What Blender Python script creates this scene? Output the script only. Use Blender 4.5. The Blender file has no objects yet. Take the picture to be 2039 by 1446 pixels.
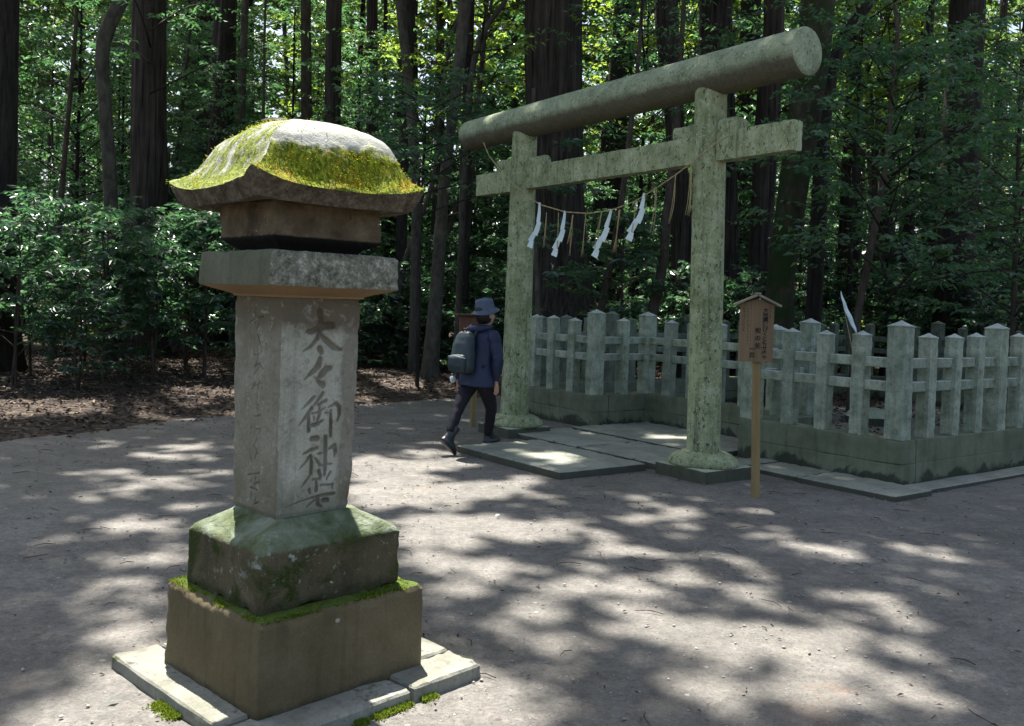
import bpy, math, random
import numpy as np
from math import radians, sin, cos, tan, pi

# ------------------------------------------------------------------ camera, sky, sun, exposure
scene = bpy.context.scene
COL = scene.collection
FPX, PITCH, ROLL, EYE = 1835.19, 0.0204177, 0.0337384, 1.55
cam_data = bpy.data.cameras.new('camera')
cam = bpy.data.objects.new('camera', cam_data)
COL.objects.link(cam)
scene.camera = cam
cam_data.sensor_width = 36.0
cam_data.sensor_fit = 'HORIZONTAL'
cam_data.lens = FPX / 2039.0 * 36.0
cam_data.shift_x = 25.36 / 2039.0
cam_data.shift_y = -80.15 / 2039.0
cam_data.clip_start = 0.05
cam_data.clip_end = 600.0
from mathutils import Matrix, Vector
_r0, _u0, _f = Vector((1, 0, 0)), Vector((0, sin(PITCH), cos(PITCH))), Vector((0, cos(PITCH), -sin(PITCH)))
_R = _r0 * cos(ROLL) + _u0 * sin(ROLL)
_U = _u0 * cos(ROLL) - _r0 * sin(ROLL)
m3 = Matrix((_R, _U, -_f)).transposed()
cam.matrix_world = Matrix.Translation((0, 0, EYE)) @ m3.to_4x4()

SUN_EL, SUN_AZ = radians(68.0), radians(-20.0)       # azimuth from +Y towards +X
world = bpy.data.worlds.new('World')
scene.world = world
world.use_nodes = True
wn = world.node_tree
wn.nodes.clear()
sky = wn.nodes.new('ShaderNodeTexSky')
sky.sky_type = 'NISHITA'
sky.sun_disc = False
sky.sun_elevation = SUN_EL
sky.sun_rotation = SUN_AZ
sky.air_density = 1.0
sky.dust_density = 4.0
sky.ozone_density = 0.5
bgn = wn.nodes.new('ShaderNodeBackground')
bgn.inputs['Strength'].default_value = 0.088
won = wn.nodes.new('ShaderNodeOutputWorld')
wn.links.new(sky.outputs[0], bgn.inputs[0])
wn.links.new(bgn.outputs[0], won.inputs[0])

sun_data = bpy.data.lights.new('sun', 'SUN')
sun_data.energy = 5.0
sun_data.angle = radians(0.53)
sun_data.color = (1.0, 0.945, 0.895)
sun = bpy.data.objects.new('sun', sun_data)
COL.objects.link(sun)
_sd = Vector((sin(SUN_AZ) * cos(SUN_EL), cos(SUN_AZ) * cos(SUN_EL), sin(SUN_EL)))
sun.rotation_euler = _sd.to_track_quat('Z', 'Y').to_euler()
sun.location = _sd * 80

scene.view_settings.view_transform = 'Standard'
scene.view_settings.look = 'None'
scene.view_settings.gamma = 1.0
scene.view_settings.use_curve_mapping = False
scene.view_settings.exposure = 1.68
scene.render.engine = 'CYCLES'
cy = scene.cycles
cy.max_bounces = 8
cy.diffuse_bounces = 4
cy.glossy_bounces = 3
cy.transmission_bounces = 4
cy.caustics_reflective = False
cy.caustics_refractive = False
cy.sample_clamp_indirect = 6.0
try:
    cy.use_denoising = True
except Exception:
    pass

random.seed(7)
RNG = np.random.default_rng(7)
SUNV = np.array(_sd)
SHX, SHY = -SUNV[0] / SUNV[2], -SUNV[1] / SUNV[2]     # shadow offset on the ground per metre of height

# ------------------------------------------------------------------ helpers
def _hash(ix, iy, iz, seed):
    h = (ix * 374761393 + iy * 668265263 + iz * 2147483647 + seed * 1274126177) & 0xFFFFFFFF
    h = ((h ^ (h >> 13)) * 1274126177) & 0xFFFFFFFF
    h = ((h ^ (h >> 16)) * 2246822519) & 0xFFFFFFFF
    return ((h ^ (h >> 15)) & 0xFFFFFF) / float(0xFFFFFF)

def vnoise(P, scale=1.0, seed=0, octaves=1):
    """value noise in -1..1 for an (N,3) array"""
    P = np.asarray(P, float) * scale
    tot, amp, norm = 0.0, 1.0, 0.0
    for o in range(octaves):
        Q = P * (2 ** o) + 17.3 * o
        i = np.floor(Q).astype(np.int64)
        f = Q - i
        f = f * f * (3 - 2 * f)
        r = 0
        for dx in (0, 1):
            for dy in (0, 1):
                for dz in (0, 1):
                    w = (f[:, 0] if dx else 1 - f[:, 0]) * (f[:, 1] if dy else 1 - f[:, 1]) * (f[:, 2] if dz else 1 - f[:, 2])
                    r = r + w * _hash(i[:, 0] + dx, i[:, 1] + dy, i[:, 2] + dz, seed + o)
        tot = tot + amp * (r * 2 - 1)
        norm += amp
        amp *= 0.5
    return tot / norm

def mesh_np(name, V, F, smooth=False, attrs=None):
    """V (N,3), F (M,k) single-size faces or a list of such arrays"""
    me = bpy.data.meshes.new(name)
    Fs = F if isinstance(F, list) else [F]
    Fs = [np.asarray(a, np.int32) for a in Fs if len(a)]
    V = np.asarray(V, np.float32)
    nl = sum(a.size for a in Fs)
    nf = sum(len(a) for a in Fs)
    me.vertices.add(len(V)); me.vertices.foreach_set('co', V.ravel())
    me.loops.add(nl); me.polygons.add(nf)
    me.loops.foreach_set('vertex_index', np.concatenate([a.ravel() for a in Fs]))
    tot = np.concatenate([np.full(len(a), a.shape[1], np.int32) for a in Fs])
    st = np.concatenate([[0], np.cumsum(tot)[:-1]]).astype(np.int32)
    me.polygons.foreach_set('loop_start', st)
    me.polygons.foreach_set('loop_total', tot)
    me.polygons.foreach_set('use_smooth', np.full(nf, bool(smooth)))
    for k, a in (attrs or {}).items():
        at = me.attributes.new(k, 'FLOAT', 'POINT')
        at.data.foreach_set('value', np.asarray(a, np.float32))
    me.update(calc_edges=True)
    me.validate()
    return me

def obj(name, me, mat=None, parent=None, loc=(0, 0, 0), rotz=0.0):
    o = bpy.data.objects.new(name, me)
    COL.objects.link(o)
    if mat is not None and me is not None and len(me.materials) == 0:
        me.materials.append(mat)
    if parent is not None:
        o.parent = parent
    o.location = loc
    o.rotation_euler = (0, 0, rotz)
    return o

def tag(o, label=None, cat=None, group=None, kind=None):
    if label: o['label'] = label
    if cat: o['category'] = cat
    if group: o['group'] = group
    if kind: o['kind'] = kind
    return o

def thing(name, label, cat, loc=(0, 0, 0), rotz=0.0, group=None):
    o = obj(name, None, None, None, loc, rotz)
    return tag(o, label, cat, group)

def copy_tree(root, loc=None, rotz=None, scale=None, label=None, group=None):
    r = root.copy(); COL.objects.link(r)
    if loc is not None: r.location = loc
    if rotz is not None: r.rotation_euler = (0, 0, rotz)
    if scale is not None: r.scale = scale
    if label: r['label'] = label
    if group: r['group'] = group
    for ch in list(root.children):
        c = ch.copy(); COL.objects.link(c); c.parent = r
        for g in ch.children:
            d = g.copy(); COL.objects.link(d); d.parent = c
    return r

def grid_faces(nu, nv, wrap=False):
    """nu columns (wrapped if asked) by nv rows, index = row*nu+col"""
    c = np.arange(nu if wrap else nu - 1)
    r = np.arange(nv - 1)
    C, R = np.meshgrid(c, r)
    C, R = C.ravel(), R.ravel()
    C2 = (C + 1) % nu
    return np.stack([R * nu + C, R * nu + C2, (R + 1) * nu + C2, (R + 1) * nu + C], 1)

def vnormals(me):
    n = np.empty(len(me.vertices) * 3, np.float32)
    me.vertices.foreach_get('normal', n)
    return n.reshape(-1, 3)

def getco(me):
    n = np.empty(len(me.vertices) * 3, np.float32)
    me.vertices.foreach_get('co', n)
    return n.reshape(-1, 3).astype(float)

def setco(me, V):
    me.vertices.foreach_set('co', np.asarray(V, np.float32).ravel()); me.update()

def loft_square(name, rings, step=0.012, seed=0, rough=0.0025, chip=0.0, smooth=True, side_pts=None, extra=None):
    """rings of (half_width_x, half_width_y, z, corner_radius); closed top and bottom"""
    full = []
    for a, b in zip(rings[:-1], rings[1:]):
        d = max(abs(b[2] - a[2]), abs(b[0] - a[0]), abs(b[1] - a[1]))
        n = max(1, int(round(d / step)))
        for i in range(n):
            t = i / n
            full.append([a[k] * (1 - t) + b[k] * t for k in range(4)])
    full.append(list(rings[-1]))
    a, b = full[0], full[-1]
    ncap = max(2, int(min(a[0], a[1]) / (step * 3)))
    caps0 = [[a[0] * t, a[1] * t, a[2], a[3] * t] for t in np.linspace(0.02, 1, ncap)[:-1]]
    ncap = max(2, int(min(b[0], b[1]) / (step * 1.5)))
    caps1 = [[b[0] * t, b[1] * t, b[2], b[3] * t] for t in np.linspace(1, 0.02, ncap)[1:]]
    full = caps0 + full + caps1
    mx = max(r[0] for r in full)
    ns = side_pts or max(6, int(2 * mx / step))
    t = np.linspace(-1, 1, ns + 1)[:-1]
    # square perimeter, counter clockwise from (-1,-1)
    sq = np.concatenate([np.stack([t, -np.ones(ns)], 1), np.stack([np.ones(ns), t], 1),
                         np.stack([-t, np.ones(ns)], 1), np.stack([-np.ones(ns), -t], 1)])
    V = []
    for hx, hy, z, r in full:
        p = sq * [hx, hy]
        r = min(r, hx * .98, hy * .98)
        if r > 1e-5:
            c = np.clip(p, [-(hx - r), -(hy - r)], [hx - r, hy - r])
            d = p - c
            L = np.linalg.norm(d, axis=1, keepdims=True)
            L[L < 1e-9] = 1
            p = c + d / L * r
        V.append(np.concatenate([p, np.full((len(p), 1), z)], 1))
    V = np.concatenate(V)
    nu = 4 * ns
    F = grid_faces(nu, len(full), True)
    cap0 = np.arange(nu)[::-1][None]
    cap1 = ((len(full) - 1) * nu + np.arange(nu))[None]
    me = mesh_np(name, V, [F, cap0, cap1], smooth)
    if smooth: me.set_sharp_from_angle(angle=radians(38))
    if rough or chip:
        N = vnormals(me)
        d = rough * (vnoise(V, 6, seed, 2) * .8 + .6 * vnoise(V, 28, seed + 4, 2) + .6 * vnoise(V, 70, seed + 5, 2))
        if chip:
            hx = max(r[0] for r in rings); hy = max(r[1] for r in rings)
            zt = max(r[2] for r in rings); zb = min(r[2] for r in rings)
            ex = np.minimum.reduce([np.maximum(hx - abs(V[:, 0]), hy - abs(V[:, 1])),
                                    np.maximum(np.minimum(hx - abs(V[:, 0]), hy - abs(V[:, 1])), zt - V[:, 2]),
                                    np.maximum(np.minimum(hx - abs(V[:, 0]), hy - abs(V[:, 1])), V[:, 2] - zb)])
            e = np.clip(1 - ex / .035, 0, 1)
            d -= chip * e * np.clip(vnoise(V, 16, seed + 9, 3) + .15, 0, 1)
        V2 = V + N * d[:, None]
        setco(me, V2)
    return me

def box_np(x0, x1, y0, y1, z0, z1, bev=0.006):
    """bevelled box as (V, quads, tris): 24 vertices"""
    b = min(bev, (x1 - x0) * .45, (y1 - y0) * .45, (z1 - z0) * .45)
    V, idx = [], {}
    for sx in (0, 1):
        for sy in (0, 1):
            for sz in (0, 1):
                X, Y, Z = (x0, x1)[sx], (y0, y1)[sy], (z0, z1)[sz]
                ix, iy, iz = X + (b if sx == 0 else -b), Y + (b if sy == 0 else -b), Z + (b if sz == 0 else -b)
                for ax, p in ((0, (X, iy, iz)), (1, (ix, Y, iz)), (2, (ix, iy, Z))):
                    idx[(sx, sy, sz, ax)] = len(V); V.append(p)
    Q, T = [], []
    for ax in range(3):
        for s in (0, 1):
            o = [a for a in range(3) if a != ax]
            c = []
            for a, bb in ((0, 0), (1, 0), (1, 1), (0, 1)):
                k = [0, 0, 0]; k[ax] = s; k[o[0]] = a; k[o[1]] = bb
                c.append(idx[(*k, ax)])
            if (s == 1) ^ (ax == 1): pass
            else: c = c[::-1]
            Q.append(c)
    for ax in range(3):          # edges along axis ax
        o = [a for a in range(3) if a != ax]
        for a in (0, 1):
            for bb in (0, 1):
                k0 = [0, 0, 0]; k0[o[0]] = a; k0[o[1]] = bb
                k1 = list(k0); k1[ax] = 1
                q = [idx[(*k0, o[0])], idx[(*k1, o[0])], idx[(*k1, o[1])], idx[(*k0, o[1])]]
                if (a ^ bb) ^ (ax == 1): q = q[::-1]
                Q.append(q)
    for sx in (0, 1):
        for sy in (0, 1):
            for sz in (0, 1):
                t = [idx[(sx, sy, sz, a)] for a in range(3)]
                if (sx + sy + sz) % 2 == 0: t = t[::-1]
                T.append(t)
    return np.array(V, float), np.array(Q), np.array(T)

def box_mesh(name, *a, **k):
    V, Q, T = box_np(*a, **k)
    me = mesh_np(name, V, [Q, T])
    return me

def fix_normals(me):
    import bmesh
    bm = bmesh.new(); bm.from_mesh(me)
    bmesh.ops.recalc_face_normals(bm, faces=bm.faces[:])
    bm.to_mesh(me); bm.free()
    return me

def frames(P):
    P = np.asarray(P, float)
    T = np.gradient(P, axis=0)
    T /= np.linalg.norm(T, axis=1, keepdims=True) + 1e-12
    ref = np.array([0, 1, 0]) if abs(T[0][1]) < .9 else np.array([1, 0, 0])
    N = []
    n = ref - T[0] * (ref @ T[0]); n /= np.linalg.norm(n)
    for t in T:
        n = n - t * (n @ t); n /= np.linalg.norm(n) + 1e-12
        N.append(n)
    N = np.array(N)
    return T, N, np.cross(T, N)

def resample(P, step):
    P = np.asarray(P, float)
    d = np.concatenate([[0], np.cumsum(np.linalg.norm(np.diff(P[:, :3], axis=0), axis=1))])
    n = max(2, int(d[-1] / step) + 1)
    s = np.linspace(0, d[-1], n)
    # smooth catmull-like by dense linear + blur
    Q = np.stack([np.interp(s, d, P[:, k]) for k in range(P.shape[1])], 1)
    for _ in range(3):
        Q[1:-1] = .25 * Q[:-2] + .5 * Q[1:-1] + .25 * Q[2:]
    return Q

def tube_np(P, n=8, caps=True, ridge=None):
    """P (k,4) = x,y,z,r"""
    P = np.asarray(P, float)
    T, N, B = frames(P[:, :3])
    a = np.linspace(0, 2 * pi, n, endpoint=False)
    R = P[:, 3][:, None] * np.ones(n)
    if ridge is not None:
        R = R * ridge(P, a)
    V = P[:, None, :3] + R[..., None] * (np.cos(a)[None, :, None] * N[:, None] + np.sin(a)[None, :, None] * B[:, None])
    F = grid_faces(n, len(P), True)
    V = V.reshape(-1, 3)
    out = [F]
    if caps:
        out += [np.arange(n)[::-1][None], ((len(P) - 1) * n + np.arange(n))[None]]
    return V, out

def join_np(parts):
    """parts: list of (V, [faces...]) -> V, [faces by size]"""
    Vs, by, off = [], {}, 0
    for V, Fs in parts:
        for f in Fs:
            f = np.asarray(f)
            by.setdefault(f.shape[1], []).append(f + off)
        Vs.append(V); off += len(V)
    return np.concatenate(Vs), [np.concatenate(v) for v in by.values()]

def tube(name, P, n=8, smooth=True, ridge=None):
    V, F = tube_np(P, n, True, ridge)
    return mesh_np(name, V, F, smooth)

# ------------------------------------------------------------------ materials
class Mat:
    def __init__(self, name):
        self.m = bpy.data.materials.new(name)
        self.m.use_nodes = True
        self.t = self.m.node_tree
        self.t.nodes.clear()
        self.out = self.t.nodes.new('ShaderNodeOutputMaterial')
    def n(self, typ, ins=None, **props):
        nd = self.t.nodes.new('ShaderNode' + typ)
        for k, v in props.items(): setattr(nd, k, v)
        for k, v in (ins or {}).items(): self.set(nd.inputs[k], v)
        return nd
    def set(self, sock, v):
        if hasattr(v, 'is_output'): self.t.links.new(v, sock)
        else:
            try: sock.default_value = v
            except Exception: sock.default_value = (*v, 1.0)
    def coord(self, scale=(1, 1, 1), kind='Object'):
        tc = self.n('TexCoord')
        if kind == 'Position':
            src = self.n('NewGeometry').outputs['Position']
        else:
            src = tc.outputs[kind]
        return self.n('Mapping', {'Vector': src, 'Scale': scale}).outputs[0]
    def noise(self, vec, scale, detail=4, rough=.55, dist=0.0):
        return self.n('TexNoise', {'Vector': vec, 'Scale': scale, 'Detail': detail, 'Roughness': rough, 'Distortion': dist}).outputs['Fac']
    def ramp(self, fac, stops):
        r = self.n('ValToRGB', {'Fac': fac})
        e = r.color_ramp.elements
        while len(e) < len(stops): e.new(0.5)
        for el, (p, c) in zip(e, stops):
            el.position = p
            el.color = (c, c, c, 1) if isinstance(c, (int, float)) else (*c, 1)
        return r.outputs[0]
    def step(self, v, a, b):
        return self.n('MapRange', {'Value': v, 'From Min': a, 'From Max': b, 'To Min': 0.0, 'To Max': 1.0}, clamp=True).outputs[0]
    def math(self, op, a, b=0.0, c=None):
        nd = self.n('Math', operation=op)
        self.set(nd.inputs[0], a); self.set(nd.inputs[1], b)
        if c is not None: self.set(nd.inputs[2], c)
        return nd.outputs[0]
    def mix(self, fac, a, b, blend='MIX'):
        nd = self.n('Mix', data_type='RGBA', blend_type=blend)
        self.set(nd.inputs[0], fac)
        self.set(nd.inputs[6], a if hasattr(a, 'is_output') else (*a, 1))
        self.set(nd.inputs[7], b if hasattr(b, 'is_output') else (*b, 1))
        return nd.outputs[2]
    def attr(self, name):
        return self.n('Attribute', attribute_name=name).outputs['Fac']
    def bump(self, h, dist=.01, strength=.6, normal=None):
        ins = {'Height': h, 'Distance': dist, 'Strength': strength}
        if normal is not None: ins['Normal'] = normal
        return self.n('Bump', ins).outputs[0]
    def sep(self, v):
        return self.n('SeparateXYZ', {0: v}).outputs
    def finish(self, color, rough=.9, normal=None, spec=.3, **extra):
        ins = {'Base Color': color, 'Roughness': rough, 'Specular IOR Level': spec}
        if normal is not None: ins['Normal'] = normal
        ins.update(extra)
        p = self.n('BsdfPrincipled', ins)
        self.t.links.new(p.outputs[0], self.out.inputs[0])
        self.p = p
        return self.m

def stone(name, c1, c2, c3, scale=4.0, moss=None, moss_col=((.035, .06, .008), (.09, .13, .015)), moss_up=0.0,
          lichen=None, lichen_col=(.34, .40, .33), lichen_scale=14.0, dark=None, bump=.5, stretch=(1, 1, 1), spots=.25, carve=None, extra=None, rough=.92):
    M = Mat(name)
    co = M.coord(stretch)
    raw = M.coord()
    big = M.noise(co, scale, 5, .6)
    col = M.ramp(big, [(.30, c1), (.5, c2), (.72, c3)])
    fine = M.noise(raw, 90, 4, .7)
    col = M.mix(.55, col, M.ramp(fine, [(.3, .45), (.6, .62), (.8, .8)]), 'OVERLAY')
    grain = M.n('TexVoronoi', {'Vector': raw, 'Scale': 160.0}).outputs['Distance']
    col = M.mix(M.math('MULTIPLY', M.step(grain, .25, .05), spots), col, (.55, .55, .48))
    streak = M.noise(M.coord((9, 9, .8)), 2.2, 5, .65)
    col = M.mix(M.math('MULTIPLY', M.step(streak, .50, .72), .45), col, M.mix(.7, col, (.02, .02, .012)))
    if lichen is not None:
        l = M.noise(raw, lichen_scale, 6, .62, .3)
        l2 = M.noise(raw, lichen_scale * .22, 3, .5)
        f = M.math('MULTIPLY', M.step(l, lichen, lichen + .05), M.step(l2, .42, .6))
        col = M.mix(M.math('MULTIPLY', f, .85), col, M.mix(fine, lichen_col, (.5, .52, .46)))
        sp = M.noise(raw, lichen_scale * 3.2, 4, .6, .2)
        f2 = M.math('MULTIPLY', M.step(sp, .655, .69), M.step(M.noise(raw, 4.3, 3, .5), .46, .60))
        col = M.mix(M.math('MULTIPLY', f2, .85), col, M.mix(fine, lichen_col, (.5, .52, .46)))
    if dark is not None:
        l = M.noise(raw, lichen_scale * .8, 6, .7, .4)
        col = M.mix(M.math('MULTIPLY', M.step(l, dark, dark + .1), .8), col, (.035, .035, .028))
    geo = M.n('NewGeometry')
    nz = M.sep(geo.outputs['Normal'])[2]
    h = M.math('ADD', M.math('MULTIPLY', fine, .5), big)
    if moss is not None:
        mn = M.noise(raw, 7, 6, .65, .5)
        mf = M.math('ADD', M.math('ADD', mn, M.math('MULTIPLY', nz, moss_up)), 0.0)
        f = M.step(mf, moss, moss + .12)
        mfine = M.noise(raw, 140, 3, .7)
        col = M.mix(f, col, M.mix(M.step(mfine, .35, .65), *moss_col))
        h = M.math('ADD', h, M.math('MULTIPLY', f, M.math('MULTIPLY', mfine, 1.2)))
    if extra: col = extra(M, col, raw, nz)
    if carve:
        k = M.attr('carve')
        col = M.mix(M.math('MULTIPLY', k, .60), col, carve)
    nrm = M.bump(h, .012, bump)
    return M.finish(col, rough, nrm, .25)

def plain(name, c1, c2, scale=20.0, rough=.8, bump=.2, spec=.3, stretch=(1, 1, 1)):
    M = Mat(name)
    n = M.noise(M.coord(stretch), scale, 5, .6)
    return M.finish(M.ramp(n, [(.3, c1), (.7, c2)]), rough, M.bump(n, .01, bump), spec)

def leafmat(name, stops, trans=.35, rough=.38, spec=.5, tcol=(.30, .42, .05)):
    M = Mat(name)
    t = M.attr('tint')
    oi = M.n('ObjectInfo').outputs['Random']
    f = M.math('ADD', M.math('MULTIPLY', t, .86), M.math('MULTIPLY', oi, .14))
    col = M.ramp(f, stops)
    p = M.n('BsdfPrincipled', {'Base Color': col, 'Roughness': rough, 'Specular IOR Level': spec})
    tr = M.n('BsdfTranslucent', {'Color': M.mix(.65, col, tcol)})
    ms = M.n('MixShader', {0: trans})
    M.t.links.new(p.outputs[0], ms.inputs[1]); M.t.links.new(tr.outputs[0], ms.inputs[2])
    M.t.links.new(ms.outputs[0], M.out.inputs[0])
    return M.m

def barkmat(name, c1, c2, vert=.12, scale=9.0, moss=None, bump=.9):
    M = Mat(name)
    co = M.coord((1, 1, vert))
    n = M.noise(co, scale, 6, .65, .4)
    n2 = M.noise(M.coord(), 3.0, 4)
    col = M.ramp(n, [(.32, c1), (.68, c2)])
    col = M.mix(.35, col, M.ramp(n2, [(.3, .25), (.7, .8)]), 'OVERLAY')
    if moss is not None:
        f = M.step(M.noise(M.coord(), 2.2, 5, .6, .3), moss, moss + .15)
        col = M.mix(f, col, (.020, .038, .010))
    return M.finish(col, .92, M.bump(n, .05, bump), .2)

MAT = {}
MAT['leaf_dark'] = leafmat('glossy_dark_leaf', [(0, (.012, .034, .027)), (.5, (.025, .066, .038)), (.84, (.058, .115, .04)), (.93, (.18, .22, .02)), (1, (.46, .33, .03))], .36, .36, 1.0, (.16, .42, .14))
MAT['leaf_mid'] = leafmat('understorey_leaf', [(0, (.018, .054, .033)), (.55, (.036, .092, .044)), (.9, (.085, .16, .038)), (1, (.28, .30, .03))], .38, .36, .9, (.18, .44, .13))
MAT['leaf_light'] = leafmat('fresh_leaf', [(0, (.05, .11, .025)), (.5, (.10, .19, .03)), (1, (.20, .30, .04))], .55, .36, .7, (.46, .66, .08))
MAT['leaf_canopy'] = leafmat('canopy_leaf', [(0, (.022, .055, .026)), (.5, (.040, .09, .034)), (1, (.085, .15, .035))], .38, .4, .5, (.30, .50, .10))
MAT['litter'] = None
MAT['bark_cedar'] = barkmat('cedar_bark', (.007, .006, .005), (.078, .064, .053), .05, 15, None, 1.0)
MAT['bark_dark'] = barkmat('dark_bark', (.012, .010, .009), (.05, .042, .035), .15, 12, .62)
MAT['bark_grey'] = barkmat('grey_bark', (.038, .034, .026), (.105, .098, .075), .45, 9, .58, .8)
MAT['bark_moss'] = barkmat('mossy_bark', (.02, .02, .012), (.07, .06, .04), .3, 8, .42, .8)
MAT['bark_brown'] = barkmat('brown_bark', (.036, .029, .022), (.095, .077, .058), .3, 14, .68, .6)

# measured tables: carved strokes (metres on the pillar faces), trunks (x, y, z, radius), sunlit patches on the earth
STROKES_R = [[[-0.0121,1.498,0.012],[-0.0033,1.4622,0.0135],[-0.0068,1.4262,0.012],[-0.0176,1.3932,0.009],[-0.0442,1.3605,0.0075],[-0.0814,1.3416,0.0033]],[[-0.0626,1.4186,0.0089],[-0.0469,1.4171,0.0112],[-0.016,1.4322,0.0127],[0.0263,1.4414,0.0158],[0.0516,1.4416,0.0129]],[[-0.0079,1.4112,0.0075],[0.0219,1.3841,0.0121],[0.0594,1.3566,0.0129],[0.0966,1.3455,0.0054]],[[-0.0057,1.3512,0.0128],[0.0027,1.3375,0.0113]],[[-0.0013,1.3105,0.0113],[-0.0089,1.2851,0.0135],[-0.0359,1.2588,0.0097],[-0.0711,1.2316,0.003]],[[0.0489,1.2746,0.0099],[0.0275,1.2691,0.0144],[0.007,1.2485,0.0128],[-0.0066,1.2369,0.0083]],[[-0.0263,1.2421,0.0033],[-0.0058,1.2188,0.0083],[0.0143,1.209,0.0144]],[[-0.0227,1.1609,0.0069],[-0.0505,1.1375,0.0072],[-0.076,1.1161,0.0023]],[[-0.0318,1.1174,0.008],[-0.0611,1.0792,0.0076],[-0.0884,1.0526,0.0023]],[[-0.0464,1.0973,0.0065],[-0.0438,1.0705,0.0073],[-0.0419,1.0283,0.0084]],[[0.0173,1.1744,0.0073],[0.0023,1.1559,0.0073],[-0.019,1.1301,0.005]],[[0.0348,1.1446,0.0066],[-0.0054,1.1294,0.0046]],[[0.0035,1.1327,0.0058],[0.0053,1.0942,0.0073],[-0.0025,1.0677,0.0062]],[[-0.0286,1.0962,0.0042],[-0.004,1.0993,0.005],[0.0315,1.1177,0.0043]],[[-0.0264,1.0502,0.0084],[-0.0018,1.0531,0.0096],[0.0203,1.0662,0.0046]],[[-0.0204,1.0842,0.0042],[-0.0183,1.0688,0.0042]],[[0.0453,1.117,0.0043],[0.0817,1.1305,0.009],[0.0974,1.116,0.009],[0.1004,1.0845,0.0079],[0.0921,1.0615,0.0051]],[[0.0575,1.1027,0.0066],[0.0598,1.0558,0.0078],[0.0625,1.0011,0.0067]],[[0.0325,1.0964,0.0043],[0.0579,1.0941,0.0043]],[[-0.0261,0.9965,0.0108],[-0.0013,0.9965,0.012]],[[-0.0634,0.9386,0.0038],[-0.0285,0.9527,0.0081],[0.0005,0.9578,0.0074]],[[-0.0275,0.9315,0.0069],[-0.0529,0.9033,0.0061],[-0.0804,0.8794,0.0023]],[[-0.0247,0.9197,0.0069],[-0.0236,0.8966,0.0081],[-0.024,0.8582,0.007]],[[-0.0066,0.918,0.005],[0.015,0.8927,0.007]],[[0.0372,0.9992,0.0093],[0.0397,0.9485,0.0098],[0.0412,0.8706,0.0086],[0.0402,0.8435,0.0051]],[[0.058,0.9508,0.0059],[0.0831,0.9596,0.0106],[0.0866,0.9366,0.0098],[0.083,0.9153,0.0035]],[[0.0062,0.9341,0.005],[0.0356,0.9373,0.0043]],[[0.0108,0.8854,0.0043],[0.0703,0.8891,0.0043]],[[0.0117,0.866,0.0082],[0.0219,0.8436,0.0082]],[[-0.0282,0.8509,0.0042],[-0.0493,0.8264,0.0062],[-0.0662,0.8093,0.0023]],[[0.0673,0.8562,0.0055],[0.0502,0.8268,0.0043]],[[-0.0139,0.834,0.0043],[0.0223,0.8338,0.0043]],[[0.0023,0.8244,0.007],[0.004,0.7894,0.0078]],[[0.0236,0.8084,0.0043],[0.0791,0.804,0.0067]],[[-0.0301,0.7974,0.0066],[-0.0249,0.7813,0.005]],[[0.0766,0.8082,0.0043],[0.0808,0.7881,0.0043]],[[-0.1368,0.7386,0.0019],[-0.0768,0.7534,0.0031],[-0.0195,0.7614,0.0039],[0.0439,0.7671,0.0067],[0.0903,0.7673,0.0067]],[[0.012,0.7652,0.0078],[0.0136,0.732,0.009],[0.0324,0.7198,0.0047]],[[-0.001,0.7513,0.0051],[-0.0358,0.7289,0.0031]],[[0.038,0.7464,0.0098],[0.0565,0.744,0.0106]]]
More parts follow.
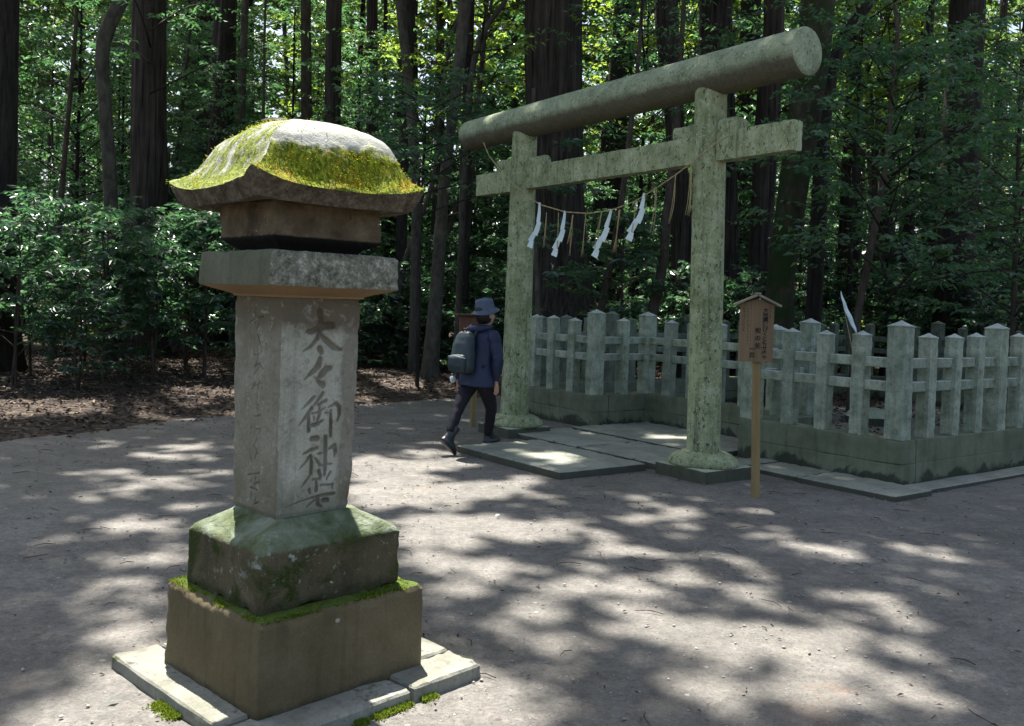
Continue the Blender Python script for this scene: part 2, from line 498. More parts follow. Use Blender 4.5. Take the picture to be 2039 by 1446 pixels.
STROKES_L = [[[0.0605,1.4417,0.0015],[0.0134,1.4608,0.0028],[-0.0448,1.4701,0.0027]],[[0.0144,1.4866,0.0021],[0.0102,1.4713,0.0021]],[[0.0132,1.4559,0.0015],[0.0057,1.4162,0.0018]],[[-0.0145,1.4416,0.0018],[-0.0003,1.4122,0.0015]],[[0.0408,1.3992,0.0015],[0.0326,1.3718,0.0018]],[[-0.0007,1.4012,0.0018],[-0.0167,1.3835,0.0024],[-0.0279,1.3646,0.0024]],[[0.0167,1.3942,0.0015],[0.0097,1.3638,0.0015]],[[-0.0153,1.3284,0.0018],[0.0005,1.2782,0.0018]],[[0.012,1.2712,0.0018],[-0.0228,1.286,0.0024],[-0.0538,1.2663,0.0024]],[[-0.037,1.2809,0.0018],[0.011,1.2436,0.0015]],[[0.0258,1.3184,0.0015],[-0.0074,1.3181,0.0015]],[[-0.0277,1.219,0.0021],[-0.015,1.1812,0.0021]],[[-0.002,1.2138,0.0018],[0.0265,1.1805,0.0015]],[[0.0116,1.1961,0.0015],[-0.0305,1.207,0.0015]],[[-0.0096,1.1684,0.0015],[-0.0139,1.1504,0.0018],[-0.0054,1.1249,0.0015]],[[-0.0054,1.1249,0.0015],[-0.0244,1.1207,0.0015]],[[0.007,1.0774,0.0015],[-0.0131,1.0771,0.0025],[-0.0397,1.0868,0.0021]],[[0.0293,1.0346,0.0015],[0.0281,1.0037,0.0019]],[[0.0016,1.0595,0.0015],[0.0024,1.0192,0.0018],[0.0018,1.0039,0.0015]],[[-0.0091,1.0268,0.0015],[-0.0395,1.0329,0.0021],[-0.0391,1.0108,0.0018]],[[-0.0198,0.9943,0.0018],[0.0048,0.9571,0.0015]],[[0.0001,0.9578,0.0015],[-0.027,0.9306,0.0018]],[[-0.0237,0.9548,0.0018],[-0.0019,0.9074,0.0015]],[[0.0283,0.9167,0.0015],[0.0214,0.8916,0.0015]],[[0.0207,0.8743,0.0015],[0.0131,0.8618,0.0015]],[[0.0458,0.8381,0.0016],[-0.0414,0.8591,0.0018]],[[0.02,0.8558,0.0015],[0.0184,0.8126,0.0019]],[[-0.0159,0.849,0.0015],[-0.0056,0.8102,0.0015],[-0.0428,0.8225,0.0018]],[[0.0296,0.7908,0.0015],[-0.0253,0.7888,0.0018]],[[0.017,0.7755,0.0015],[0.0229,0.7421,0.0019]],[[-0.017,0.7596,0.0015],[-0.0086,0.7303,0.0018],[-0.0342,0.7423,0.0015]],[[-0.1066,1.352,0.0015],[-0.1219,1.3349,0.0018]],[[-0.1233,1.356,0.0015],[-0.1409,1.3361,0.0015]],[[-0.0718,1.3682,0.0015],[-0.0785,1.3413,0.0015]]]
TRUNKS = {
    'pale_curved': [[-7.204,17.0,3.022,0.125],[-7.274,17.0,3.987,0.12],[-7.359,17.0,4.766,0.111],[-7.412,17.0,5.426,0.111],[-7.492,17.0,6.028,0.125],[-7.381,17.0,6.398,0.13],[-7.124,17.0,6.809,0.13],[-6.942,17.0,7.254,0.12]],
    'dark_cedar_left': [[-7.674,20.0,4.284,0.381],[-7.718,20.0,5.149,0.36],[-7.76,20.0,6.767,0.349],[-7.78,20.0,7.951,0.338]],
    'thin_a': [[-12.304,36.0,7.108,0.088],[-12.524,36.0,13.122,0.078]],
    'thin_b': [[-10.155,32.0,6.516,0.113],[-10.336,32.0,11.863,0.105]],
    'mossy_pole': [[-6.603,23.0,3.896,0.1],[-6.58,23.0,5.766,0.094],[-6.571,23.0,8.125,0.088],[-6.558,23.0,8.992,0.088]],
    'thin_c': [[-9.285,34.0,6.509,0.102],[-9.438,34.0,11.278,0.093]],
    'dark_d': [[-9.251,30.0,5.89,0.106],[-9.327,30.0,8.645,0.098]],
    'dark_e': [[-9.122,31.0,6.05,0.084],[-9.201,31.0,8.896,0.076]],
    'brown_pole': [[-5.13,24.0,4.969,0.144],[-5.285,24.0,9.367,0.131]],
    'thin_f': [[-6.931,30.0,6.293,0.065],[-7.276,30.0,10.331,0.065]],
    'dark_pole': [[-3.94,21.0,4.901,0.195],[-3.934,21.0,5.469,0.183],[-3.989,21.0,8.411,0.177]],
    'dark_pole_b': [[-3.304,23.0,5.254,0.144],[-3.423,23.0,9.097,0.138]],
    'thin_g': [[-3.903,30.0,6.395,0.074],[-4.027,30.0,11.408,0.065]],
    'forked': [[-1.779,19.0,3.612,0.104],[-1.874,19.0,4.639,0.104],[-1.978,19.0,5.662,0.104],[-2.1,19.0,6.581,0.098],[-2.229,19.0,7.395,0.093],[-2.296,19.0,7.904,0.088]],
    'dark_fork': [[-2.287,21.0,3.134,0.126],[-2.299,21.0,4.615,0.126],[-2.285,21.0,5.979,0.12],[-2.249,21.0,7.34,0.126],[-2.254,21.0,8.582,0.12]],
    'thin_h': [[-1.91,28.0,6.13,0.084],[-2.077,28.0,10.807,0.076]],
    'thin_i': [[-2.018,33.0,6.956,0.09],[-2.163,33.0,12.47,0.09]],
    'grey_bent': [[-1.264,17.5,0.7,0.129],[-1.203,17.5,1.752,0.124],[-1.167,17.5,2.99,0.114],[-1.109,17.5,4.131,0.1],[-1.0,17.5,5.176,0.095],[-0.94,17.5,5.934,0.105],[-0.87,17.5,6.691,0.114],[-0.847,17.5,7.445,0.114]],
    'behind_left_post': [[-0.822,20.0,3.539,0.131],[-0.836,20.0,4.948,0.131],[-0.854,20.0,6.46,0.109]],
    'branchy': [[-0.793,18.5,4.992,0.06],[-0.7,18.5,6.414,0.06],[-0.602,18.5,6.776,0.055],[-0.483,18.5,7.119,0.055],[-0.057,18.5,7.561,0.05]],
    'great_cedar': [[1.331,18.5,1.145,0.807],[1.273,18.5,1.647,0.63],[1.198,18.5,2.652,0.544],[1.075,18.5,3.853,0.524],[0.979,18.5,5.152,0.565],[0.897,18.5,6.647,0.575],[0.867,18.5,7.791,0.575]],
    'cedar_m': [[3.906,19.5,1.314,0.255],[3.788,19.5,3.008,0.223],[3.696,19.5,4.064,0.213],[3.497,19.5,5.956,0.202],[3.315,19.5,7.422,0.244],[3.265,19.5,8.207,0.244]],
    'cedar_r': [[5.093,20.5,1.223,0.324],[4.961,20.5,2.893,0.302],[4.786,20.5,5.111,0.324],[4.578,20.5,7.318,0.346],[4.518,20.5,8.585,0.357]],
    'cedar_rr': [[5.308,19.0,2.612,0.238],[5.334,19.0,4.058,0.238],[5.368,19.0,5.807,0.249],[5.42,19.0,7.345,0.207],[5.4,19.0,8.111,0.207]],
    'mossy_giant': [[4.674,15.5,1.415,0.262],[4.695,15.5,1.965,0.22],[4.775,15.5,2.895,0.232],[4.855,15.5,3.646,0.241],[4.98,15.5,4.708,0.262],[5.114,15.5,5.967,0.27],[5.142,15.5,6.927,0.279]],
    'leaning_snag': [[5.652,16.5,5.102,0.135],[5.734,16.5,5.728,0.117],[5.851,16.5,6.355,0.117],[6.119,16.5,6.808,0.099],[6.53,16.5,7.221,0.081]],
    'brown_sapling': [[5.344,13.8,1.583,0.056],[5.386,13.8,1.848,0.053],[5.467,13.8,2.226,0.053],[5.584,13.8,3.04,0.053],[5.679,13.8,3.627,0.045],[5.703,13.8,4.12,0.034],[5.727,13.8,4.778,0.023]],
    'dark_right': [[9.577,22.0,1.818,0.132],[9.619,22.0,2.239,0.126],[9.699,22.0,4.572,0.12],[9.844,22.0,6.482,0.108],[9.953,22.0,8.384,0.102]],
    'thin_j': [[11.548,25.0,2.558,0.123],[11.423,25.0,4.184,0.109],[11.287,25.0,6.076,0.095]],
    'curved_a': [[1.739,16.2,1.48,0.071],[1.835,16.2,1.748,0.062],[1.963,16.2,2.59,0.057],[2.088,16.2,3.517,0.057],[2.178,16.2,4.661,0.049],[2.26,16.2,5.539,0.04]],
    'curved_b': [[2.606,16.0,1.493,0.105],[2.702,16.0,1.732,0.087],[2.795,16.0,2.04,0.087],[2.805,16.0,2.702,0.087],[2.875,16.0,3.625,0.078],[2.932,16.0,4.649,0.065],[2.964,16.0,5.428,0.052]],
    'slim_c': [[0.614,14.5,1.297,0.043],[0.577,14.5,1.928,0.04],[0.529,14.5,2.4,0.036],[0.478,14.5,2.949,0.028]],
}
LIT = [[-1.14,8.71,0.39,0.41,0.0],[-0.77,8.78,0.47,0.31,0.0],[-0.36,8.97,0.22,0.22,0.0],[-0.93,8.17,0.4,0.36,0.0],[-0.4,7.67,0.41,0.31,0.0],[0.02,7.73,0.21,0.4,0.0],[-0.93,7.5,0.37,0.38,0.0],[-0.59,7.19,0.44,0.24,0.0],[-0.93,6.99,0.28,0.16,0.0],[0.35,8.22,0.14,0.23,0.0],[0.65,8.85,0.13,0.26,0.0],[0.46,7.43,0.11,0.11,0.0],[-0.35,6.47,0.4,0.25,0.0],[0.08,6.42,0.44,0.28,0.0],[0.48,6.53,0.21,0.2,0.0],[-0.37,6.14,0.29,0.3,0.0],[-0.49,5.79,0.1148,0.27,0.04],[0.2,6.22,0.2788,0.1575,0.04],[0.65,6.23,0.24599999999999997,0.1575,0.04],[0.91,5.92,0.13119999999999998,0.1575,0.04],[0.74,5.85,0.1558,0.10500000000000001,0.04],[-0.22,5.92,0.09839999999999999,0.21000000000000002,0.04],[-0.33,5.55,0.082,0.1875,0.04],[-0.16,5.51,0.06559999999999999,0.09,0.04],[0.12,5.44,0.09839999999999999,0.15000000000000002,0.04],[-0.04,5.19,0.09839999999999999,0.10500000000000001,0.04],[-0.21,4.9,0.12299999999999998,0.14250000000000002,0.04],[-0.26,5.06,0.09019999999999999,0.1275,0.04],[-0.12,4.55,0.06559999999999999,0.0825,0.04],[0.16,4.61,0.1148,0.07500000000000001,0.04],[0.12,4.31,0.082,0.09,0.04],[0.25,4.3,0.07379999999999999,0.0825,0.04],[0.57,5.41,0.07379999999999999,0.135,0.04],[0.37,5.13,0.07379999999999999,0.09,0.04],[0.68,5.17,0.06559999999999999,0.07500000000000001,0.04],[0.33,4.93,0.07379999999999999,0.0975,0.04],[0.51,4.95,0.1066,0.07500000000000001,0.04],[0.83,5.01,0.082,0.11249999999999999,0.04],[0.63,4.71,0.06559999999999999,0.0975,0.04],[0.8,4.73,0.07379999999999999,0.09,0.04],[0.29,4.04,0.041,0.0675,0.04],[0.52,4.37,0.0574,0.07500000000000001,0.04],[0.67,4.39,0.049199999999999994,0.06,0.04],[0.84,5.29,0.09019999999999999,0.11249999999999999,0.04],[1.06,5.32,0.1394,0.1275,0.04],[1.38,6.66,0.1066,0.1275,0.04],[1.27,6.26,0.06559999999999999,0.0825,0.04],[1.14,7.57,0.13119999999999998,0.14250000000000002,0.04],[1.4,7.09,0.19679999999999997,0.15000000000000002,0.04],[0.96,6.77,0.13119999999999998,0.11249999999999999,0.04],[0.94,4.54,0.09839999999999999,0.09,0.04],[0.83,4.38,0.06559999999999999,0.09,0.04],[0.89,4.16,0.09019999999999999,0.09,0.04],[0.11,3.71,0.12299999999999998,0.07500000000000001,0.04],[-0.07,3.58,0.12299999999999998,0.07500000000000001,0.04],[-0.18,3.41,0.09019999999999999,0.0675,0.04],[0.18,3.55,0.082,0.07500000000000001,0.04],[0.8,3.67,0.07379999999999999,0.15000000000000002,0.04],[1.46,7.07,0.168,0.15839999999999999,0.05],[1.36,6.63,0.096,0.108,0.05],[1.32,6.27,0.05600000000000001,0.072,0.05],[2.02,7.21,0.2,0.0936,0.05],[1.97,6.42,0.11200000000000002,0.0936,0.05],[2.2,6.16,0.136,0.0936,0.05],[2.27,5.93,0.10400000000000001,0.072,0.05],[1.37,5.88,0.10400000000000001,0.0936,0.05],[1.59,5.59,0.11200000000000002,0.08639999999999999,0.05],[1.5,5.71,0.08000000000000002,0.0648,0.05],[1.13,5.57,0.08000000000000002,0.108,0.05],[1.03,5.31,0.136,0.1008,0.05],[1.3,5.2,0.168,0.12240000000000001,0.05],[1.4,5.06,0.064,0.0576,0.05],[1.51,4.83,0.128,0.08639999999999999,0.05],[1.73,4.66,0.11200000000000002,0.0648,0.05],[2.11,5.13,0.11200000000000002,0.072,0.05],[1.91,5.05,0.048,0.043199999999999995,0.05],[2.51,5.24,0.08000000000000002,0.0576,0.05],[3.11,6.51,0.096,0.1152,0.05],[2.69,5.61,0.08800000000000001,0.0576,0.05],[2.87,6.2,0.12,0.072,0.05],[2.95,5.99,0.12,0.0936,0.05],[2.15,4.81,0.128,0.072,0.05],[2.28,4.69,0.08800000000000001,0.072,0.05],[2.03,4.47,0.08800000000000001,0.072,0.05],[1.78,4.37,0.08000000000000002,0.0576,0.05],[2.03,4.24,0.08000000000000002,0.0648,0.05],[2.05,4.14,0.05600000000000001,0.0648,0.05],[1.53,4.44,0.048,0.0504,0.05],[1.07,4.55,0.168,0.108,0.05],[1.25,4.47,0.096,0.072,0.05],[0.88,4.38,0.072,0.08639999999999999,0.05],[0.97,4.17,0.072,0.0576,0.05],[1.22,4.26,0.136,0.072,0.05],[1.48,4.19,0.136,0.0936,0.05],[1.57,4.04,0.08000000000000002,0.072,0.05],[1.66,3.93,0.08800000000000001,0.072,0.05],[1.26,3.99,0.15200000000000002,0.072,0.05],[0.83,4.03,0.05600000000000001,0.0576,0.05],[1.25,3.8,0.136,0.1008,0.05],[1.37,3.69,0.128,0.08639999999999999,0.05],[1.08,3.64,0.10400000000000001,0.072,0.05],[0.87,3.71,0.11200000000000002,0.1008,0.05],[0.78,3.55,0.072,0.0576,0.05],[1.43,3.54,0.064,0.0576,0.05],[1.73,3.76,0.064,0.0504,0.05],[1.82,3.71,0.072,0.072,0.05],[1.72,3.56,0.064,0.0576,0.05],[1.77,3.98,0.05600000000000001,0.043199999999999995,0.05],[-3.05,9.36,0.342,0.24,0.06],[-3.07,8.68,0.45,0.192,0.06],[-2.4,8.0,0.198,0.16000000000000003,0.06],[-2.72,7.44,0.30600000000000005,0.27999999999999997,0.06],[-3.3,7.83,0.24300000000000002,0.192,0.06],[-2.44,7.4,0.18000000000000002,0.168,0.06],[-2.95,6.89,0.117,0.12,0.06],[-2.18,6.74,0.12600000000000003,0.08000000000000002,0.06],[-2.33,6.2,0.29700000000000004,0.12,0.06],[-2.45,5.83,0.18000000000000002,0.10400000000000001,0.06],[-2.11,5.93,0.108,0.064,0.06],[-2.01,5.36,0.225,0.128,0.06],[-1.92,5.57,0.09000000000000001,0.08000000000000002,0.06],[-1.95,4.82,0.162,0.12,0.06],[-1.84,4.91,0.09000000000000001,0.08800000000000001,0.06],[-1.84,4.41,0.15300000000000002,0.11200000000000002,0.06],[-1.7,4.49,0.081,0.10400000000000001,0.06],[-1.73,4.07,0.09000000000000001,0.128,0.06],[-1.58,4.16,0.081,0.064,0.06],[-1.41,16.22,0.96,1.31,0.12],[-1.75,14.03,0.45,0.7,0.12],[-0.82,15.1,0.33,0.81,0.12],[-8.84,26.49,0.71,1.99,0.12],[-6.97,17.25,0.48,0.84,0.12],[-5.66,18.5,0.36,0.72,0.12],[2.02,10.78,0.31,0.25,0.12],[0.57,9.12,0.3,0.18,0.12],[0.4,9.94,0.16,0.17,0.12],[-0.75,3.3,0.95,0.95,0],[-0.5,2.9,0.7,0.6,0]]

# ------------------------------------------------------------------ the ground
def torii_frame(t, w, z=0.0):
    return np.array([TR[0] + TU[0] * t + TV[0] * w, TR[1] + TU[1] * t + TV[1] * w, z])
TU = np.array([0.58906535, -0.8080854]); TV = np.array([0.8080854, 0.58906535]); TR = np.array([1.95944757, 8.64355719])
TYAW = math.atan2(TU[1], TU[0])

def forest_dist(x, y):
    """metres inside the forest edge (negative on the open earth)"""
    d1 = (x + 4.49) * -.788 + (y - 10.05) * .616
    px, py = x - TR[0], y - TR[1]
    t = px * TU[0] + py * TU[1]; w = px * TV[0] + py * TV[1]
    d2 = w - 10.6
    d3 = np.minimum(-.2 - 2.9 - t - .4, w - 4.0) * .8
    return np.maximum(np.maximum(d1, d2), d3)

def ground_material():
    M = Mat('damp_packed_earth')
    raw = M.coord()
    big = M.noise(raw, .55, 5, .6, .4)
    mid = M.noise(raw, 3.5, 6, .7, .3)
    fine = M.noise(raw, 55, 4, .75)
    g2 = M.noise(raw, 17, 5, .75, .2)
    col = M.ramp(big, [(.3, (.110, .104, .087)), (.55, (.154, .145, .124)), (.75, (.200, .188, .163))])
    col = M.mix(.7, col, M.ramp(mid, [(.3, .30), (.7, .70)]), 'OVERLAY')
    col = M.mix(.75, col, M.ramp(g2, [(.3, .28), (.7, .72)]), 'OVERLAY')
    col = M.mix(.6, col, M.ramp(fine, [(.3, .26), (.7, .76)]), 'OVERLAY')
    h = M.math('ADD', M.math('MULTIPLY', fine, .9), M.math('ADD', M.math('MULTIPLY', mid, 1.0), M.math('MULTIPLY', g2, 1.0)))
    for sc, lo, am in ((95.0, .82, .5), (42.0, .93, .65), (21.0, .97, .7)):
        grit = M.n('TexVoronoi', {'Vector': raw, 'Scale': sc}, feature='F1')
        gd = grit.outputs['Distance']
        gc = M.sep(grit.outputs['Color'])
        peb = M.math('MULTIPLY', M.step(gd, .36, .22), M.step(gc[0], lo, lo + .03))
        col = M.mix(M.math('MULTIPLY', peb, am), col, M.ramp(gc[1], [(0, (.24, .22, .19)), (1, (.46, .44, .40))]))
        dk = M.math('MULTIPLY', M.step(gd, .36, .22), M.step(gc[0], 1.0 - lo, .97 - lo))
        col = M.mix(M.math('MULTIPLY', dk, .75), col, M.ramp(gc[1], [(0, (.035, .028, .022)), (1, (.085, .055, .035))]))
        h = M.math('ADD', h, M.math('MULTIPLY', peb, .7))
    rust = M.step(M.noise(raw, .9, 5, .65, .8), .63, .74)
    col = M.mix(M.math('MULTIPLY', rust, .5), col, (.24, .145, .085))
    wet = M.step(M.noise(raw, .35, 4, .6), .42, .62)
    rough = M.math('ADD', M.math('MULTIPLY', wet, -.30), .76)
    rough = M.math('ADD', rough, M.math('MULTIPLY', fine, .14))
    return M.finish(col, rough, M.bump(h, .016, .9), .5)

def litter_floor_material():
    M = Mat('dark_leaf_mould')
    raw = M.coord()
    v = M.n('TexVoronoi', {'Vector': raw, 'Scale': 16.0, 'Randomness': 1.0})
    c = M.sep(v.outputs['Color'])[0]
    n = M.noise(raw, 30, 5, .7)
    col = M.ramp(c, [(.1, (.018, .013, .009)), (.5, (.045, .031, .021)), (.85, (.092, .066, .044)), (1, (.15, .115, .075))])
    col = M.mix(.6, col, M.ramp(n, [(.3, .2), (.7, .7)]), 'OVERLAY')
    h = M.math('ADD', M.math('MULTIPLY', v.outputs['Distance'], -1.0), n)
    return M.finish(col, .85, M.bump(h, .04, .9), .3)

def axis_steps(segs):
    out = []
    for a, b, s in segs:
        out += list(np.arange(a, b, s))
    return np.array(out + [segs[-1][1]])
gx = axis_steps([(-160, -40, 15), (-40, -10, 2), (-10, -4, .25), (-4, 5, .06), (5, 10, .2), (10, 40, 2), (40, 160, 15)])
gy = axis_steps([(-60, -10, 10), (-10, 1, .8), (1, 10, .06), (10, 17, .15), (17, 40, 1.5), (40, 220, 12)])
X, Y = np.meshgrid(gx, gy)
P = np.stack([X.ravel(), Y.ravel(), np.zeros(X.size)], 1)
P[:, 2] = vnoise(P, .8, 3, 3) * .010 + vnoise(P, 7, 4, 2) * .0035 - .004
ground = obj('ground', mesh_np('ground', P, grid_faces(len(gx), len(gy)), True), ground_material())
tag(ground, kind='structure')

fx = axis_steps([(-90, -14, 3), (-14, 4, .12), (4, 20, .5), (20, 90, 3)])
fy = axis_steps([(4, 24, .14), (24, 110, 2.5)])
X, Y = np.meshgrid(fx, fy)
P = np.stack([X.ravel(), Y.ravel(), np.zeros(X.size)], 1)
d = forest_dist(P[:, 0], P[:, 1]) + vnoise(P, .9, 11, 4) * .55
P[:, 2] = np.clip(d, -.6, 1.0) * .09 + np.clip(d - 1, 0, 60) * .012 + np.clip(d, 0, 1) * (vnoise(P, 1.2, 12, 4) * .05 + vnoise(P, 9, 13, 2) * .012)
P[:, 2] = np.where(d < -.3, np.minimum(P[:, 2], -.05), P[:, 2])
FLOOR_Z = P
forest_floor = obj('forest_floor', mesh_np('forest_floor', P, grid_faces(len(fx), len(fy)), True), litter_floor_material())
tag(forest_floor, kind='structure')

def floor_height(x, y):
    p = np.array([[x, y, 0.0]])
    d = float(forest_dist(x, y) + vnoise(p, .9, 11, 4)[0] * .55)
    return max(0.0, min(d, 1.0) * .09 + max(0.0, d - 1) * .012) if d > 0 else 0.0

# ------------------------------------------------------------------ paving of the torii
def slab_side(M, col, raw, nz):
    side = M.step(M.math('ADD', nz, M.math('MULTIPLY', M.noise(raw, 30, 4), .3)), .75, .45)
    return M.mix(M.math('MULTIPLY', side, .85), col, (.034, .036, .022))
MAT['slab'] = stone('worn_concrete_slab', (.135, .135, .10), (.20, .20, .16), (.26, .26, .215), 5.0, moss=.63, moss_up=.0, dark=.60, lichen_scale=12, bump=.5, spots=.2)
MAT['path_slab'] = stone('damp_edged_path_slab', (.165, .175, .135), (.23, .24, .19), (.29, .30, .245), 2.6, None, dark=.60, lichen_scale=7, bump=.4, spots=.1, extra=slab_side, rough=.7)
MAT['slab_edge'] = MAT['slab']
paving = thing('paving', 'pale concrete slab paving between the two torii posts and the stone fence', 'paving', (0, 0, 0), 0)
paving.location = (TR[0], TR[1], 0); paving.rotation_euler = (0, 0, TYAW)
def slab(t0, t1, w0, w1, z0, z1, seed, tilt=0.0):
    hx, hy = (t1 - t0) / 2, (w1 - w0) / 2
    me = loft_square('paving_slab', [(hx, hy, z0, .01), (hx, hy, z1 - .008, .012), (hx - .008, hy - .008, z1, .012)], .03, seed, .003, .02)
    o = obj('paving_slab', me, MAT['path_slab'], paving, ((t0 + t1) / 2, (w0 + w1) / 2, 0))
    o.rotation_euler = (0, tilt, 0)
    return o
slab(-2.12, -.45, -1.37, -.29, -.03, .068, 1)
slab(-2.80, -1.62, -.185, .72, -.03, .058, 2)
slab(-1.57, -.36, -.185, .72, -.03, .062, 3)
slab(-2.86, -.66, .83, 2.12, -.03, .057, 4)
slab(-.34, -.05, -.05, 1.2, -.03, .045, 8)
slab(-.02, .57, .64, 1.20, -.03, .040, 5)
slab(.60, 1.58, .60, 1.20, -.03, .046, 6)
slab(1.28, 1.52, 1.24, 3.6, -.03, .035, 7)

# ------------------------------------------------------------------ the stone monument
MCX, MCY = -.815, 3.739
monument = thing('stone_monument', 'tall carved stone monument with a mossy curved roof on stepped base stones', 'monument', (MCX, MCY, 0), 0)
def mon(name, me, mat, yaw, dx=0.0, dy=0.0):
    return obj(name, me, mat, monument, (dx, dy, 0), yaw)

def base_extra(M, col, raw, nz):
    s = M.sep(raw)
    low = M.math('MULTIPLY', M.step(M.math('ADD', s[2], M.math('MULTIPLY', M.noise(raw, 22, 5, .7), .08)), .12, .07), .75)
    col = M.mix(low, col, (.022, .020, .014))
    sp = M.noise(raw, 11, 2, .4)
    return M.mix(M.math('MULTIPLY', M.step(sp, .76, .78), .7), col, (.42, .42, .33))
MAT['base_stone'] = stone('brown_base_stone', (.085, .068, .034), (.115, .092, .048), (.15, .122, .072), 3.0, moss=1.05, moss_up=.75,
                          bump=.25, spots=.12, extra=base_extra)
def mid_extra(M, col, raw, nz):
    n = M.noise(raw, 8, 5, .65, .4)
    up = M.step(M.math('ADD', nz, M.math('MULTIPLY', M.math('SUBTRACT', n, .5), .6)), .25, .55)
    col = M.mix(M.math('MULTIPLY', up, .75), col, M.ramp(n, [(.35, (.060, .085, .022)), (.5, (.13, .165, .095)), (.65, (.23, .27, .195))]))
    s = M.sep(raw)
    low = M.step(M.math('ADD', s[2], M.math('MULTIPLY', n, .12)), .50, .46)
    return M.mix(M.math('MULTIPLY', low, .6), col, (.030, .034, .012))
MAT['mid_stone'] = stone('mossy_lichened_stone', (.050, .046, .022), (.085, .072, .038), (.12, .105, .062), 6.0, moss=.505, moss_up=.04,
                         moss_col=((.020, .032, .006), (.06, .08, .012)), lichen=.60, lichen_scale=15, lichen_col=(.30, .42, .34), bump=.8, extra=mid_extra)
def cap_extra(M, col, raw, nz):
    s = M.sep(raw)
    geo = M.sep(M.n('TexCoord').outputs['Normal'])
    right = M.step(geo[1], -.5, -.8)
    n = M.math('ADD', M.math('MULTIPLY', M.noise(raw, 17, 6, .75, .3), .62), M.math('MULTIPLY', M.noise(raw, 75, 4, .75, .2), .38))
    sp = M.ramp(n, [(.40, (.05, .05, .036)), (.47, (.16, .155, .11)), (.53, (.25, .245, .19)), (.61, (.50, .49, .40))])
    col = M.mix(M.math('MULTIPLY', right, .85), col, sp)
    under = M.step(nz, -.25, -.45)
    return M.mix(under, col, M.mix(n, (.24, .155, .085), (.34, .22, .12)))
MAT['cap_stone'] = stone('olive_cap_stone', (.085, .092, .055), (.115, .122, .075), (.15, .155, .10), 3.0, bump=.45, spots=.2, extra=cap_extra)
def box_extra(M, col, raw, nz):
    return M.mix(M.step(nz, -.10, -.30), col, (.010, .009, .008))  # underside near black, shade of the recess painted into the stone
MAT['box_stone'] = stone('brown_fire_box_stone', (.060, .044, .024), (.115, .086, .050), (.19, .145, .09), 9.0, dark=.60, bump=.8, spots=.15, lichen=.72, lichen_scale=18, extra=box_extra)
def pillar_extra(M, col, raw, nz):
    s = M.sep(raw)
    geo = M.sep(M.n('TexCoord').outputs['Normal'])
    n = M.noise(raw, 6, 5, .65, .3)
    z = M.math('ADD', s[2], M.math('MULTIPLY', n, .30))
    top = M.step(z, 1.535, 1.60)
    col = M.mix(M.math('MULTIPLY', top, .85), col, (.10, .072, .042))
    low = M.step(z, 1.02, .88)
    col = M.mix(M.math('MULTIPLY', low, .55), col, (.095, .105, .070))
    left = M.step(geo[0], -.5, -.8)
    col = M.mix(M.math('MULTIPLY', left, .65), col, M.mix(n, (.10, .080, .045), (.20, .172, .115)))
    rb = M.math('MULTIPLY', M.step(M.math('ADD', s[0], M.math('MULTIPLY', n, .09)), .135, .16), .6)
    col = M.mix(rb, col, (.15, .12, .085))
    bl = M.noise(raw, 24, 6, .7, .4)
    col = M.mix(M.math('MULTIPLY', M.step(bl, .54, .66), .6), col, (.15, .125, .085))
    col = M.mix(M.math('MULTIPLY', M.step(bl, .44, .34), .45), col, (.44, .46, .39))
    pit = M.noise(raw, 60, 5, .75)
    return M.mix(M.math('MULTIPLY', M.step(pit, .62, .7), .6), col, (.07, .055, .035))
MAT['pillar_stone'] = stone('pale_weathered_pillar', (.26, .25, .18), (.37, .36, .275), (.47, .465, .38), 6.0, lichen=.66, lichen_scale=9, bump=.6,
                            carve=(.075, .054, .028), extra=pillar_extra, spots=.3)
base_ob = mon('base_stone', loft_square('base_stone', [(.383, .358, .03, .012), (.383, .358, .372, .014), (.371, .346, .388, .02)], .011, 21, .0025, .025), MAT['base_stone'], .798, .02, .004)
mon('stepped_stone', loft_square('stepped_stone', [(.328, .282, .385, .02), (.327, .281, .604, .022), (.318, .272, .620, .028), (.285, .246, .642, .035), (.235, .205, .668, .04), (.20, .18, .688, .04), (.185, .17, .699, .04)], .010, 22, .0035, .03), MAT['mid_stone'], .783, .012, .005)

# pillar with the carved characters
def carve_depth(S, Z, strokes):
    d = np.full(len(S), -1.0)
    for st in strokes:
        for (x0, z0, w0), (x1, z1, w1) in zip(st[:-1], st[1:]):
            ex, ez = x1 - x0, z1 - z0
            L2 = ex * ex + ez * ez + 1e-12
            m = (S > min(x0, x1) - .03) & (S < max(x0, x1) + .03) & (Z > min(z0, z1) - .03) & (Z < max(z0, z1) + .03)
            if not m.any(): continue
            t = np.clip(((S[m] - x0) * ex + (Z[m] - z0) * ez) / L2, 0, 1)
            dist = np.hypot(S[m] - x0 - t * ex, Z[m] - z0 - t * ez)
            w = (w0 + (w1 - w0) * t)
            d[m] = np.maximum(d[m], (w - dist))
    return d
pm = loft_square('pillar', [(.168, .156, .690, .012), (.177, .164, .715, .010), (.184, .178, 1.515, .010), (.176, .170, 1.560, .012)], .0036, 23, 0, 0)
V = getco(pm); Nn = vnormals(pm)
dsp = .0016 * vnoise(V, 14, 31, 3) + .0011 * vnoise(V, 90, 32, 2)
edge = np.clip(1 - np.abs((.178 - np.abs(V[:, 0]))) / .03, 0, 1) * np.clip(1 - np.abs((.17 - np.abs(V[:, 1]))) / .03, 0, 1)
dsp -= .018 * edge * np.clip(vnoise(V, 15, 33, 3) + .05, 0, 1)
low = np.clip((.86 - V[:, 2]) / .12, 0, 1) * np.clip((V[:, 0] - .09) / .06, 0, 1) * (V[:, 1] < 0)
dsp -= .022 * low * np.clip(vnoise(V, 8, 34, 3) + .5, 0, 1)
